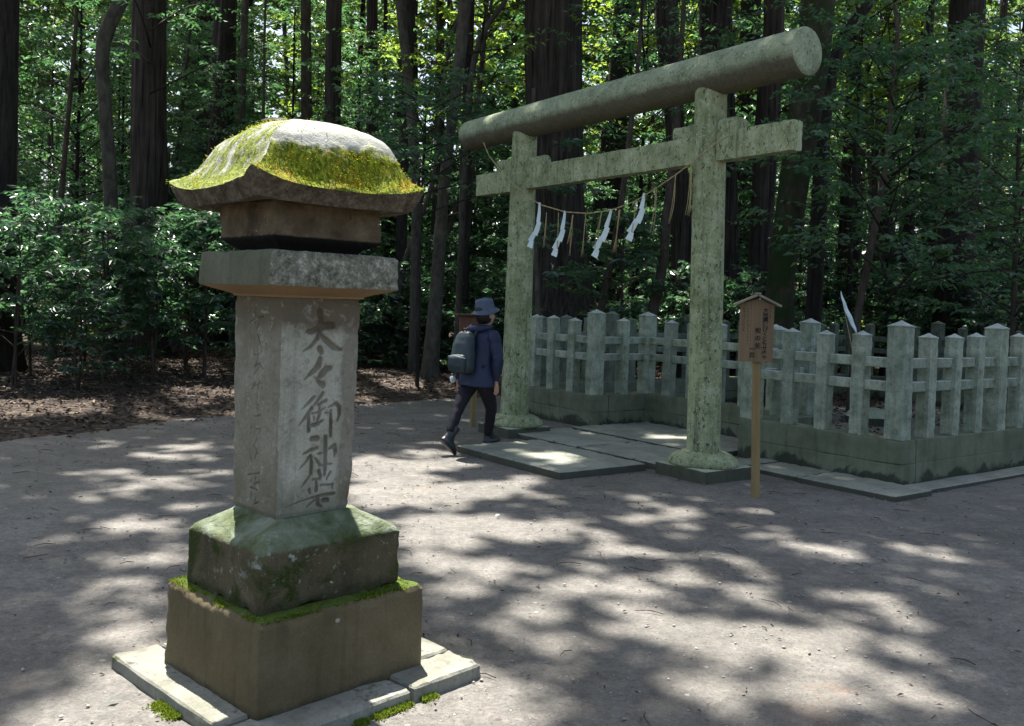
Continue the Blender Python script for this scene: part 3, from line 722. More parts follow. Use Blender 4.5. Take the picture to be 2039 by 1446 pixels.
pits = np.clip(vnoise(V, 38, 36, 3) - .38, 0, 1)
dsp -= .008 * pits
onR = Nn[:, 1] < -.8
onL = Nn[:, 0] < -.8
carv = np.zeros(len(V))
for msk, S, strokes, mul, mxd in ((onR, V[:, 0], [[(a, b, c * 1.12) for a, b, c in st] for st in STROKES_R], .95, .014), (onL, V[:, 1], [[(a, b, c * 1.75) for a, b, c in st] for st in STROKES_L], 1.3, .012)):
    k = np.full(len(V), -1.0)
    k[msk] = carve_depth(S[msk], V[msk, 2], strokes)
    wob = .0015 * vnoise(V, 60, 35, 2)
    k = k + wob
    dd = np.clip((k + .0012) * mul * 1.4, 0, mxd)
    wear = np.clip(.62 + .6 * vnoise(V, 7, 37, 2), .35, 1)
    dsp -= dd * wear
    carv = np.maximum(carv, np.clip((k + .001) / .003, 0, 1) * (1.0 if mul < 1 else .95))
setco(pm, V + Nn * dsp[:, None])
at = pm.attributes.new('carve', 'FLOAT', 'POINT'); at.data.foreach_set('value', carv.astype(np.float32))
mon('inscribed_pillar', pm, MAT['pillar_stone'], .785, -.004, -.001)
mon('cap_slab', loft_square('cap_slab', [(.19, .185, 1.548, .012), (.195, .19, 1.556, .012), (.291, .288, 1.590, .012), (.2925, .2895, 1.597, .012), (.2925, .2895, 1.712, .014), (.284, .28, 1.722, .02)], .009, 24, .0022, .018), MAT['cap_stone'], .75, -.004, -.001)
mon('fire_box', loft_square('fire_box', [(.165, .155, 1.715, .01), (.19, .178, 1.742, .012), (.238, .224, 1.770, .012), (.242, .228, 1.778, .010), (.242, .227, 1.905, .014), (.235, .22, 1.917, .02)], .009, 25, .0028, .03), MAT['box_stone'], .74, -.003, -.001)

# the roof stone: hipped, hollow-curved sides, turned-up corners, thick eave
def roof_mesh():
    A, B = .372, .376
    ns = 56
    t = np.linspace(-1, 1, ns + 1)[:-1]
    sq = np.concatenate([np.stack([t, -np.ones(ns)], 1), np.stack([np.ones(ns), t], 1), np.stack([-t, np.ones(ns)], 1), np.stack([-np.ones(ns), -t], 1)])
    nu = len(sq)
    rs, hs = [], []
    # radial profile (fraction of half width, height)
    prof = [(1.0, 1.957), (.985, 1.962), (.95, 1.972), (.90, 1.990), (.85, 2.020), (.81, 2.056), (.77, 2.100), (.72, 2.146), (.65, 2.182), (.54, 2.212), (.40, 2.234), (.25, 2.247), (.10, 2.253), (.01, 2.254)]
    pr = np.array(prof)
    s = np.concatenate([[0], np.cumsum(np.hypot(np.diff(pr[:, 0]) * .37, np.diff(pr[:, 1])))])
    q = np.linspace(0, s[-1], 60)
    fr, hh = np.interp(q, s, pr[:, 0]), np.interp(q, s, pr[:, 1])
    for _ in range(2):
        fr[1:-1] = .25 * fr[:-2] + .5 * fr[1:-1] + .25 * fr[2:]; hh[1:-1] = .25 * hh[:-2] + .5 * hh[1:-1] + .25 * hh[2:]
    diag = (np.minimum(abs(sq[:, 0]), abs(sq[:, 1])))                 # 1 at the corners
    rows = []
    under = [(.02, 1.915, 0), (.35, 1.915, 0), (.64, 1.914, 0), (.76, 1.900, .1), (.895, 1.893, .5), (.905, 1.894, .5), (.93, 1.911, .65), (.96, 1.931, .85), (.985, 1.947, 1.0)]
    for f, h, up in under:
        rows.append((f, h, up))
    allr = []
    for f, h, up in rows:
        lift = .030 * diag ** 4 * up
        p = sq * [A * f, B * f]
        allr.append(np.concatenate([p, (h + lift)[:, None]], 1))
    for f, h in zip(fr, hh):
        k = max(0.0, (f - .55) / .45)
        lift = .046 * diag ** 3.5 * k ** 1.6 - .006 * (1 - diag) * k
        # rounded plan towards the crown, slightly drawn-out corners at the eave
        rnd = np.clip((1 - f) * .95, 0, .50)
        n = np.linalg.norm(sq, axis=1)
        p = sq * (1 - rnd)[None] if np.ndim(rnd) else sq * (1 - rnd) + sq / n[:, None] * rnd * 1.10
        p = p * [A * f, B * f] + np.array([.032, -.016]) * np.clip((1 - f) * 2.2, 0, 1)
        allr.append(np.concatenate([p, (h + lift)[:, None]], 1))
    V = np.concatenate(allr)
    F = grid_faces(nu, len(allr), True)
    me = mesh_np('roof_stone', V, [F, np.arange(nu)[::-1][None], ((len(allr) - 1) * nu + np.arange(nu))[None]], True)
    me.set_sharp_from_angle(angle=radians(42))
    N = vnormals(me)
    e = np.clip((np.maximum(abs(V[:, 0]) / A, abs(V[:, 1]) / B) - .85) / .15, 0, 1)
    dd = .005 * vnoise(V, 7, 41, 3) + .002 * vnoise(V, 40, 42, 2) - .012 * e * np.clip(vnoise(V, 14, 43, 3), 0, 1)
    mossy = np.clip((vnoise(V, 9, 44, 3) + .25) * 2, 0, 1) * np.clip((2.14 - V[:, 2]) / .06, 0, 1) * (N[:, 2] > .15)
    dd += mossy * (.006 + .004 * vnoise(V, 95, 45, 2))
    setco(me, V + N * dd[:, None])
    return me
def roof_material():
    M = Mat('mossy_roof_stone')
    raw = M.coord()
    s = M.sep(raw)
    ng = M.sep(M.n('TexCoord').outputs['Normal'])
    n = M.noise(raw, 7, 6, .62, .3)
    fine = M.noise(raw, 110, 4, .7)
    tuft = M.noise(M.coord((1, 1, .45)), 62, 4, .7, .6)
    base = M.ramp(n, [(.3, (.31, .315, .26)), (.6, (.43, .435, .37)), (.8, (.52, .53, .46))])
    base = M.mix(.5, base, M.ramp(fine, [(.3, .42), (.7, .62)]), 'OVERLAY')
    blk = M.step(M.noise(M.coord((6, 6, 1.2)), 5, 5, .7), .60, .70)
    base = M.mix(M.math('MULTIPLY', blk, .6), base, (.09, .10, .075))
    # moss: all over the left slope, a wide band on the lower right slope, and the eave edge
    left = M.step(M.math('ADD', ng[0], M.math('MULTIPLY', n, .5)), .05, -.35)
    right = M.step(ng[1], -.15, -.4)
    zz = M.math('ADD', s[2], M.math('MULTIPLY', M.math('ADD', M.noise(raw, 9, 5, .65, .4), -.5), .14))
    band = M.math('MULTIPLY', M.step(zz, 2.140, 2.105), right)
    lmoss = M.math('MULTIPLY', left, M.step(M.math('ADD', M.noise(M.coord((5, 5, 1.0)), 3.2, 5, .65), M.math('MULTIPLY', fine, .12)), .48, .60))
    edge = M.math('MULTIPLY', M.step(zz, 2.03, 2.0), M.step(ng[2], .2, .4))
    f = M.math('MAXIMUM', M.math('MAXIMUM', band, lmoss), M.math('MULTIPLY', edge, .85))
    mc = M.ramp(tuft, [(.34, (.045, .065, .005)), (.46, (.12, .155, .010)), (.56, (.25, .29, .018)), (.70, (.38, .41, .04))])
    orange = M.math('MULTIPLY', M.step(M.noise(raw, 13, 5, .7), .54, .66), M.math('MULTIPLY', right, M.step(zz, 2.14, 2.09)))
    mc = M.mix(M.math('MULTIPLY', orange, .75), mc, M.mix(tuft, (.28, .12, .012), (.55, .33, .02)))
    mc = M.mix(M.math('MULTIPLY', lmoss, .5), mc, M.ramp(tuft, [(.35, (.16, .22, .04)), (.6, (.33, .39, .08))]))
    col = M.mix(f, base, mc)
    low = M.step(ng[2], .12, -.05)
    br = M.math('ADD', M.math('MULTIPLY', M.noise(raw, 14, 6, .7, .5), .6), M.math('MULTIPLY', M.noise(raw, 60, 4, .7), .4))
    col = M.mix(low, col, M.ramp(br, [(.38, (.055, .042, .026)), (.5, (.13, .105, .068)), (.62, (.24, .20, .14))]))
    h = M.math('ADD', M.math('ADD', M.math('MULTIPLY', n, .6), M.math('MULTIPLY', fine, .4)), M.math('MULTIPLY', f, M.math('MULTIPLY', tuft, 2.4)))
    return M.finish(col, .92, M.bump(h, .012, .8), .2)
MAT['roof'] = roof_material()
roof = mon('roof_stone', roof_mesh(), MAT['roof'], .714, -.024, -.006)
def roof_moss():
    me = roof.data
    V = getco(me); N = vnormals(me)
    r_ = np.random.default_rng(5)
    k = r_.integers(0, len(V), 130000)
    Pm = V[k] + r_.normal(0, .004, (len(k), 3)); Nm = N[k]
    right = np.clip((-Nm[:, 1] - .15) / .25, 0, 1)
    left = np.clip((-Nm[:, 0] - .05) / .3, 0, 1)
    zz = Pm[:, 2] + .07 * vnoise(Pm, 9, 46, 4)
    dens = np.maximum(right * np.clip((2.140 - zz) / .04, 0, 1) * np.clip(vnoise(Pm, 12, 47, 3) * 1.6 + .55, 0, 1), left * .24 * np.clip(vnoise(Pm, 8, 48, 3) * 2 + .5, 0, 1))
    dens = np.maximum(dens, np.clip((2.02 - zz) / .03, 0, 1) * .6 * np.clip(vnoise(Pm, 10, 49, 3) * 2 + .4, 0, 1))
    dens *= (Nm[:, 2] > .12)
    m = r_.uniform(0, 1, len(k)) < dens * .30
    Pm, Nm, right = Pm[m], Nm[m], right[m]; n = len(Pm)
    down = np.array([0, 0, -1.0]) - Nm * (-Nm[:, 2:3])
    D = unit(Nm * .75 + unit(down) * .55 + r_.normal(0, .35, (n, 3)))
    S = unit(r_.normal(0, 1, (n, 3))); S = unit(S - D * (S * D).sum(1, keepdims=True))
    patch = vnoise(Pm, 14, 50, 3)
    tint = np.clip(.42 + .35 * vnoise(Pm, 30, 51, 2) + r_.normal(0, .12, n), 0, .72)
    tint = np.where((patch > .28) & (right > .3) & (Pm[:, 2] < 2.11) & (r_.uniform(0, 1, n) < .75), r_.uniform(.82, 1.0, n), tint)
    Vv, Ff, At = leaves_np(Pm, D, S, r_.uniform(.005, .013, n), r_.uniform(.003, .0055, n), tint)
    mm = leafmat('roof_moss', [(0, (.06, .09, .006)), (.35, (.17, .22, .012)), (.62, (.34, .40, .03)), (.76, (.42, .45, .04)), (.84, (.52, .30, .02)), (1, (.66, .44, .03))], .30, .85, .1, (.5, .5, .05))
    tag(obj('moss', mesh_np('moss', Vv, Ff, False, {'tint': At}), mm, roof), kind='stuff')
def ledge_moss():
    r_ = np.random.default_rng(15)
    n = 26000
    x, y = r_.uniform(-.378, .378, n), r_.uniform(-.353, .353, n)
    out = np.maximum(abs(x) / .322, abs(y) / .276) > 1
    p = np.stack([x, y, np.full(n, .388)], 1)
    k = out & (vnoise(p, 16, 55, 3) + .55 * vnoise(p, 5, 56, 2) > -.28)
    p = p[k]; n = len(p)
    p[:, 2] -= .006
    D = unit(np.array([0, 0, 1.0]) + r_.normal(0, .6, (n, 3))); S = unit(r_.normal(0, 1, (n, 3))); S = unit(S - D * (S * D).sum(1, keepdims=True))
    V, F, A_ = leaves_np(p, D, S, r_.uniform(.007, .016, n), r_.uniform(.003, .006, n), np.clip(r_.normal(.4, .25, n), 0, 1))
    tag(obj('moss', mesh_np('moss', V, F, False, {'tint': A_}), leafmat('ledge_moss', [(0, (.028, .052, .006)), (.5, (.075, .12, .012)), (1, (.19, .24, .025))], .25, .85, .1, (.4, .5, .05)), base_ob), kind='stuff')
def ROOF_MOSS():
    roof_moss(); ledge_moss()
roof['label'] = 'pale curved roof stone streaked with green and orange moss'
# slabs round its foot
SBX = math.cos(.798), math.sin(.798)
for i, (x0, x1, y0, y1, z1) in enumerate([(-.505, .205, -.508, -.30, .048), (.212, .589, -.512, -.30, .056), (-.508, -.30, -.294, .573, .050), (.30, .592, -.294, .56, .054), (-.294, .294, .30, .575, .046), (-.294, .294, -.294, .294, .036)]):
    hx, hy = (x1 - x0) / 2, (y1 - y0) / 2
    me = loft_square('foot_slab', [(hx, hy, -.03, .01), (hx, hy, z1 - .01, .012), (hx - .008, hy - .008, z1, .012)], .016, 60 + i, .002, .022)
    c = ((x0 + x1) / 2 * SBX[0] - (y0 + y1) / 2 * SBX[1] + .02, (x0 + x1) / 2 * SBX[1] + (y0 + y1) / 2 * SBX[0] + .004)
    mon('foot_slab', me, MAT['slab'], .798, *c)
# twigs and dead leaves lying on the roof
tw = []
for k in range(9):
    a = RNG.uniform(0, 2 * pi); L = RNG.uniform(.03, .07)
    c = np.array([-.05 + RNG.normal(0, .03), .02 + RNG.normal(0, .03), 2.262])
    tw.append(tube_np([[*(c - [cos(a) * L / 2, sin(a) * L / 2, 0]), .0025], [*(c + [0, 0, .008]), .003], [*(c + [cos(a) * L / 2, sin(a) * L / 2, .006]), .002]], 5))
V, F = join_np(tw)
tag(obj('dead_twigs', mesh_np('dead_twigs', V, F), plain('dry_twig', (.18, .14, .12), (.35, .30, .27)), None, (MCX - .024, MCY, -.004)), 'dry grey twigs lying on the crown of the monument roof', 'twigs', kind='stuff')

# ------------------------------------------------------------------ the torii
def torii_extra(M, col, raw, nz):
    a = M.noise(raw, 46, 4, .7, .2)
    b = M.noise(M.coord((1, 1, .6)), 30, 5, .7, .3)
    dr = M.noise(M.coord((7, 7, .5)), 2.6, 5, .7)
    col = M.mix(M.math('MULTIPLY', M.step(dr, .52, .66), .55), col, (.050, .060, .022))
    col = M.mix(M.math('MULTIPLY', M.step(a, .57, .64), .8), col, (.52, .54, .44))
    col = M.mix(M.math('MULTIPLY', M.step(b, .56, .63), .85), col, (.035, .038, .020))
    g = M.noise(raw, 1.4, 4, .6)
    return M.mix(M.math('MULTIPLY', M.step(g, .48, .66), .45), col, (.075, .10, .030))
MAT['torii'] = stone('greened_granite', (.175, .21, .095), (.285, .325, .17), (.40, .435, .28), 7, moss=.66, moss_col=((.06, .085, .02), (.11, .14, .04)), moss_up=.03,
                     lichen=.66, lichen_scale=34, lichen_col=(.40, .43, .36), dark=.60, bump=.9, spots=.6, extra=torii_extra)
def beam_extra(M, col, raw, nz):
    col = M.mix(M.math('MULTIPLY', M.step(M.noise(raw, 34, 5, .75), .55, .63), .75), col, (.05, .055, .036))
    col = M.mix(M.math('MULTIPLY', M.step(M.noise(M.coord((1.1, 1, 1)), 44, 4, .7), .58, .65), .75), col, (.50, .52, .44))
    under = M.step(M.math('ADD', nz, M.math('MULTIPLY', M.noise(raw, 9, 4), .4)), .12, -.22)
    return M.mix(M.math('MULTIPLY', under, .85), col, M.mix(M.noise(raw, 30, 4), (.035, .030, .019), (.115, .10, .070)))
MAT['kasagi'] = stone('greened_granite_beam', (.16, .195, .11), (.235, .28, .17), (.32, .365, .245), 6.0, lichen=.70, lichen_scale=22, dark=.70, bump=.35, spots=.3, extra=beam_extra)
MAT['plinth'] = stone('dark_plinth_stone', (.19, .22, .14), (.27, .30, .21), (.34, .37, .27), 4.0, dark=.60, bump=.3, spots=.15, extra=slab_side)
torii = thing('torii_gate', 'green stained stone torii gate with round log lintel beside the paving', 'torii', (TR[0], TR[1], 0), TYAW)
def post(tb, tt, r0, r1, seed, z1):
    P = np.array([[tb + (tt - tb) * k, 0, .115 + (z1 - .115) * k, r0 + (r1 - r0) * k] for k in np.linspace(0, 1, 90)])
    def ridge(P, a):
        q = np.stack(np.broadcast_arrays(np.cos(a)[None] * .6 + seed, np.sin(a)[None] * .6, P[:, 2][:, None]), -1).reshape(-1, 3)
        return 1 + .010 * vnoise(q, 3, seed, 4).reshape(len(P), len(a)) + .006 * vnoise(q, 26, seed, 2).reshape(len(P), len(a))
    obj('post', tube('post', P, 64, True, ridge), MAT['torii'], torii)
    # rounded collar stone
    col = []
    for r, z in [(r0 + .02, .10), (r0 + .165, .11), (r0 + .175, .135), (r0 + .155, .175), (r0 + .115, .205), (r0 + .06, .228), (r0 + .018, .240), (r0 - .02, .243)]:
        a = np.linspace(0, 2 * pi, 64, endpoint=False)
        col.append(np.stack([tb + r * np.cos(a), r * np.sin(a), np.full(64, z)], 1))
    V = np.concatenate(col)
    me = mesh_np('collar_stone', V, grid_faces(64, len(col), True), True)
    setco(me, getco(me) + vnormals(me) * (.004 * vnoise(V, 9, seed + 3, 3))[:, None])
    obj('collar_stone', me, MAT['torii'], torii)
    obj('plinth', loft_square('plinth', [(.317, .317, -.05, .01), (.317, .317, .108, .012), (.308, .308, .117, .015)], .02, seed + 7, .003, .02), MAT['plinth'], torii, (tb, 0, 0))
post(0.0, -.075, .156, .148, 51, 3.66)
post(-2.955, -2.935, .172, .147, 52, 3.60)
P = np.array([[-4.09 + 5.06 * k, 0, 3.704 + .074 * k, .188 + .018 * k] for k in np.linspace(0, 1, 120)])
e = np.array([[-4.104, 0, 3.704, .02], [-4.102, 0, 3.704, .12], [-4.098, 0, 3.704, .178]]); e2 = np.array([[.976, 0, 3.778, .200], [.980, 0, 3.778, .12], [.981, 0, 3.778, .02]])
P = np.concatenate([e, P, e2])
def kr(P, a):
    q = np.stack(np.broadcast_arrays(P[:, 0][:, None], np.cos(a)[None] * .3, np.sin(a)[None] * .3), -1).reshape(-1, 3)
    return 1 + .012 * vnoise(q, 3, 55, 4).reshape(len(P), len(a)) + .008 * vnoise(q, 24, 56, 2).reshape(len(P), len(a))
obj('lintel_log', tube('lintel_log', P, 72, True, kr), MAT['kasagi'], torii)
def tbox(name, t0, t1, hw, z0, z1, seed, slope=.0085, rt=.012, mat='torii'):
    hx = (t1 - t0) / 2
    me = loft_square(name, [(hx, hw, z0, .006), (hx, hw, z1 - rt, .008), (hx - rt * .6, hw - min(rt, hw * .5) * .6, z1, .01)], .02, seed, .003, .014)
    tc = (t0 + t1) / 2
    o = obj(name, me, MAT[mat], torii, (tc, 0, slope * (tc - .9) ))
    o.rotation_euler = (0, -slope, 0)
    return o
tbox('tie_beam', -3.81, .938, .066, 2.945, 3.208, 57)
tbox('wedge', .085, .315, .085, 2.935, 3.318, 58, 0, .035)
tbox('wedge', -.50, -.205, .050, 3.200, 3.318, 59, 0, .015)
tbox('wedge', -2.80, -2.48, .050, 3.175, 3.285, 60, 0, .035)
tbox('wedge', -3.40, -3.05, .078, 2.90, 3.30, 61, 0, .015)

# ------------------------------------------------------------------ rope, straw and paper streamers
MAT['straw'] = plain('rice_straw', (.24, .20, .09), (.42, .36, .18), 60, .8)
MAT['paper'] = plain('white_paper', (.58, .72, .70), (.70, .80, .78), 12, .7, .1)
rope_pts = [(-3.53, 3.53), (-3.40, 3.35), (-3.20, 3.19), (-2.959, 3.014), (-2.559, 2.772), (-2.342, 2.682), (-1.923, 2.578), (-1.534, 2.538), (-1.171, 2.553), (-.833, 2.621), (-.562, 2.724), (-.311, 2.832), (-.095, 2.933), (.16, 3.07)]
rope = thing('straw_rope', 'sagging straw rope with dangling straw ends strung across the torii posts', 'rope', (TR[0], TR[1], 0), TYAW)
P = resample([[t, -.185, z, .0062] for t, z in rope_pts], .02)
P = np.concatenate([P, [[.25, -.13, 3.13, .0062], [.33, -.03, 3.17, .0062], [.335, .08, 3.16, .0062]]])
twist = lambda P, a: 1 + .28 * np.cos(2 * (a[None] - np.arange(len(P))[:, None] * .55))
obj('cord', tube('cord', P, 8, True, twist), MAT['straw'], rope)
STRAW = [[[-2.237, 2.58], [-2.243, 2.387], [-2.287, 2.195]], [[-2.027, 2.567], [-2.027, 2.348], [-2.05, 2.144]], [[-1.778, 2.531], [-1.791, 2.367], [-1.839, 2.225]], [[-1.789, 2.525], [-1.81, 2.296], [-1.81, 2.095]], [[-1.573, 2.526], [-1.593, 2.302], [-1.638, 2.077]], [[-1.323, 2.533], [-1.352, 2.306], [-1.399, 2.099]], [[-1.064, 2.537], [-1.083, 2.336], [-1.116, 2.113]], [[-1.048, 2.536], [-1.063, 2.335], [-1.101, 2.12]], [[-.833, 2.596], [-.863, 2.352], [-.92, 2.175]], [[-.551, 2.72], [-.566, 2.468], [-.601, 2.275]], [[-.306, 2.82], [-.324, 2.529], [-.345, 2.373]], [[-.118, 2.91], [-.124, 2.566], [-.149, 2.44]], [[-.105, 2.90], [-.106, 2.565], [-.109, 2.43]]]
for s in STRAW:
    parts = []
    for k in range(2):
        j = RNG.normal(0, .008, (3, 2)); j[0] *= .3
        Q = resample([[s[i][0] + j[i][0] * (1 + i), -.19 + j[i][1] * i, s[i][1] + (.01 if i == 0 else 0), .0042 if i < 2 else .0022] for i in range(3)], .06)
        parts.append(tube_np(Q, 5))
    obj('straw_end', mesh_np('straw_end', *join_np(parts), smooth=True), MAT['straw'], rope)
SHIDE = [([[-2.357, 2.707], [-2.365, 2.50], [-2.43, 2.37], [-2.50, 2.30]], 'white zigzag paper streamer nearest the far torii post'),
         ([[-1.907, 2.585], [-1.939, 2.398], [-1.99, 2.29], [-2.057, 2.193]], 'white zigzag paper streamer hanging second from the far torii post'),
         ([[-1.171, 2.552], [-1.23, 2.39], [-1.30, 2.27], [-1.38, 2.168]], 'white zigzag paper streamer just right of the bottom of the rope sag'),
         ([[-.704, 2.686], [-.729, 2.545], [-.79, 2.43], [-.881, 2.324]], 'white zigzag paper streamer hanging highest, nearest the near torii post')]
def streamer(Q, label, grp, name='paper_streamer', hw=.042, y0=-.20):
    Q = np.array(Q)
    me_parts = []
    n = len(Q)
    Vs, Fs = [], []
    d = Q[-1] - Q[0]; d /= np.linalg.norm(d); pr = np.array([-d[1], d[0]])
    off = [-.008, .026, -.010, .030]
    for i in range(n):                # overlapping folded tongues, each stepping sideways
        a = Q[i]; b = Q[i + 1] if i + 1 < n else Q[i] + d * .07
        w0 = hw * (.16 if i == 0 else .62); w1 = hw * (.55 if i == 0 else .8 if i < n - 1 else .95)
        c0 = a + pr * off[i % 4]; c1 = b + pr * off[i % 4] + d * .02
        yy = y0 + .008 * ((-1) ** i)
        k = len(Vs)
        for c, w, dy in ((c0, w0, 0), ((c0 + c1) / 2, (w0 + w1) / 2, .012), (c1, w1, -.004)):
            for s in (-1, 1):
                p = c + pr * w * s
                Vs.append([p[0], yy + dy * .3 + .010 * s, p[1]])
        k0 = k
        Fs += [[k0, k0 + 1, k0 + 3, k0 + 2], [k0 + 2, k0 + 3, k0 + 5, k0 + 4]]
    me = mesh_np(name, np.array(Vs), np.array(Fs), False)
    o = obj(name, me, MAT['paper'], None, (TR[0], TR[1], 0), TYAW)
    sd = o.modifiers.new('thickness', 'SOLIDIFY'); sd.thickness = .0012
    return tag(o, label, 'paper streamer', grp)
for Q, lab in SHIDE: streamer(Q, lab, 'paper streamers hanging from the straw rope')

# ------------------------------------------------------------------ the stone fence round the enclosure
def fence_extra(M, col, raw, nz):
    oi = M.n('ObjectInfo').outputs['Random']
    col = M.mix(.55, col, M.ramp(oi, [(0, (.36, .38, .34)), (.5, (.52, .54, .48)), (1, (.62, .60, .54))]), 'OVERLAY')
    col = M.mix(M.math('MULTIPLY', M.step(nz, .4, .7), .8), col, M.mix(M.noise(raw, 30, 4), (.34, .38, .35), (.56, .60, .56)))  # upward faces paler: sky light on the post caps painted in
    return M.mix(M.math('MULTIPLY', M.step(M.noise(M.coord((3, 3, .5), 'Position'), 1.6, 5, .7), .55, .72), .5), M.mix(M.math('MULTIPLY', M.step(M.noise(raw, 42, 4, .7), .57, .66), .6), col, (.06, .07, .05)), (.10, .125, .065))
MAT['fence'] = stone('blue_grey_fence_stone', (.145, .175, .128), (.265, .305, .238), (.40, .44, .355), 7.0, lichen=.66, lichen_scale=24, dark=.66, bump=.7, spots=.5, extra=fence_extra)
MAT['fence_shaded'] = stone('shaded_green_back_fence_stone', (.085, .105, .070), (.145, .172, .125), (.21, .24, .185), 8.0, lichen=.68, lichen_scale=22, dark=.62, bump=.7, spots=.3)  # darker green copy of the fence stone, shade of the enclosure painted in
def kerb_extra(M, col, raw, nz):
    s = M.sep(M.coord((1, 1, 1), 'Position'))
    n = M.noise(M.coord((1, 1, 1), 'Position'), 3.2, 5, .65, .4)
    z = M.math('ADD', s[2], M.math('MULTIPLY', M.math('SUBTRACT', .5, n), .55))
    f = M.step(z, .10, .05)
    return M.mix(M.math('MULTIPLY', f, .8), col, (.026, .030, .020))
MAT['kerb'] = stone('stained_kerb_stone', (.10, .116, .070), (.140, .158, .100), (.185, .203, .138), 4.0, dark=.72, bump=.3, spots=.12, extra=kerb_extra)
fence = thing('stone_fence', 'grey stone picket fence with pointed posts on a low kerb wall', 'fence', (TR[0], TR[1], 0), TYAW)
KT, KZ = .27, .421
post_meshes = {}
def fence_post(t, w, tall, k, mat='fence'):
    s, z = (.086, 1.455) if tall else (.066, 1.365)
    ap = .062 if tall else .05
    key = (tall, k % 4, mat)
    if key not in post_meshes:
        me = loft_square('fence_post', [(s, s, 0, .006), (s * .99, s * .99, z - KZ - .004, .007), (s * 1.04, s * 1.04, z - KZ, .006), (s * 1.04, s * 1.04, z - KZ + .012, .006), (s * .35, s * .35, z - KZ + ap * .72, .006), (.006, .006, z - KZ + ap, .002)], .02, 200 + k, .0012, .008)
        post_meshes[key] = me
    o = obj('fence_post', post_meshes[key], MAT[mat], fence, (t, w, KZ))
    o.rotation_euler = (random.gauss(0, .011), random.gauss(0, .011), random.choice((0, 1, 2, 3)) * pi / 2 + random.gauss(0, .02))
    o.scale = (random.uniform(.97, 1.03), random.uniform(.97, 1.03), random.uniform(.985, 1.012))
def run(t0, w0, t1, w1, nspan, tall_at, inward, first=True, last=True, mat='fence'):
    """kerb outer face from (t0,w0) to (t1,w1); inward = unit vector to the inside"""
    d = np.array([t1 - t0, w1 - w0]); L = np.linalg.norm(d); d /= L
    i = np.array(inward, float)
    for k in range(nspan + 1):
        if (k == 0 and not first) or (k == nspan and not last): continue
        tall = k in tall_at
        off = .010 + (.086 if tall else .075)
        a = .096 if k == 0 else L - .096 if k == nspan else .096 + (L - .192) * k / nspan
        p = np.array([t0, w0]) + d * a + i * off
        fence_post(p[0], p[1], tall, random.randrange(40), mat)
    ang = math.atan2(d[1], d[0])
    mid = np.array([t0, w0]) + d * L / 2 + i * .085
    for z in (1.125, .905):
        V, Q, T = box_np(-L / 2 + .12, L / 2 - .12, -.034, .034, -.047, .047, .006)
        n = max(4, int(L / .12))
        me = mesh_np('rail', V, [Q, T]); fix_normals(me)
        obj('rail', me, MAT[mat], fence, (mid[0], mid[1], z), ang)
    return d, L, ang
def kerb(t0, t1, w0, w1, seed):
    hx, hy = (t1 - t0) / 2, (w1 - w0) / 2
    for z0, z1, ins in ((-.1, .203, 0.0), (.206, KZ, .002)):
        me = loft_square('kerb_stone', [(hx - ins, hy - ins, z0, .008), (hx - ins, hy - ins, z1 - .006, .009), (hx - ins - .006, hy - ins - .006, z1, .012)], .05, seed, .003, .01, side_pts=max(8, int(hx * 2 / .05)))
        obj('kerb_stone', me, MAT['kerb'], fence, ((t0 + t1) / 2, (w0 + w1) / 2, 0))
        seed += 1
tA2, tA, tC, tD = -4.78, -2.93, -.614, 1.244
w0, w1, wb = 1.235, 2.17, 1.235 + 8.28
kerb(tA2, tA, w0, w0 + KT, 301)
kerb(tA - KT, tA - .003, w0 + KT + .003, w1 - .003, 303)
kerb(tA - KT, tC + KT, w1, w1 + KT, 305)
kerb(tC + .003, tC + KT, w0 + KT + .003, w1 - .003, 307)
kerb(tC, tD, w0, w0 + KT, 309)
kerb(tD - KT, tD, w0 + KT + .003, wb - KT - .003, 311)
kerb(tA2, tA2 + KT, w0 + KT + .003, wb - KT - .003, 313)
kerb(tA2, tD, wb - KT, wb, 315)
run(tA2, w0, tA, w0, 4, (0, 4), (0, 1))
run(tA, w0, tA, w1 + .19, 2, (2,), (-1, 0), first=False)
run(tA - .19, w1, tC + .19, w1, 6, (), (0, 1), first=False, last=False)
run(tC, w1 + .19, tC, w0, 2, (0, 2), (1, 0), last=True)
run(tC + .1, w0, tD, w0, 4, (4,), (0, 1), first=False)
run(tD, w0, tD, wb, 18, (4, 8, 12, 18), (-1, 0), first=False)
run(tA2, w0, tA2, wb, 18, (4, 8, 12, 18), (1, 0), first=False, mat='fence_shaded')
run(tA2, wb, tD, wb, 13, (4, 9), (0, -1), first=False, last=False, mat='fence_shaded')

# low rounded stone and gravel inside the enclosure
me = loft_square('sacred_stone', [(.10, .10, -.1, .1), (.34, .30, -.02, .25), (.36, .31, .08, .25), (.27, .22, .16, .2), (.10, .09, .195, .09)], .03, 330, .02, 0)
tag(obj('low_boulder', me, MAT['plinth'], None, tuple(torii_frame(-1.75, 5.6, .02))), 'low dark rounded boulder on the ground inside the stone fence', 'boulder')

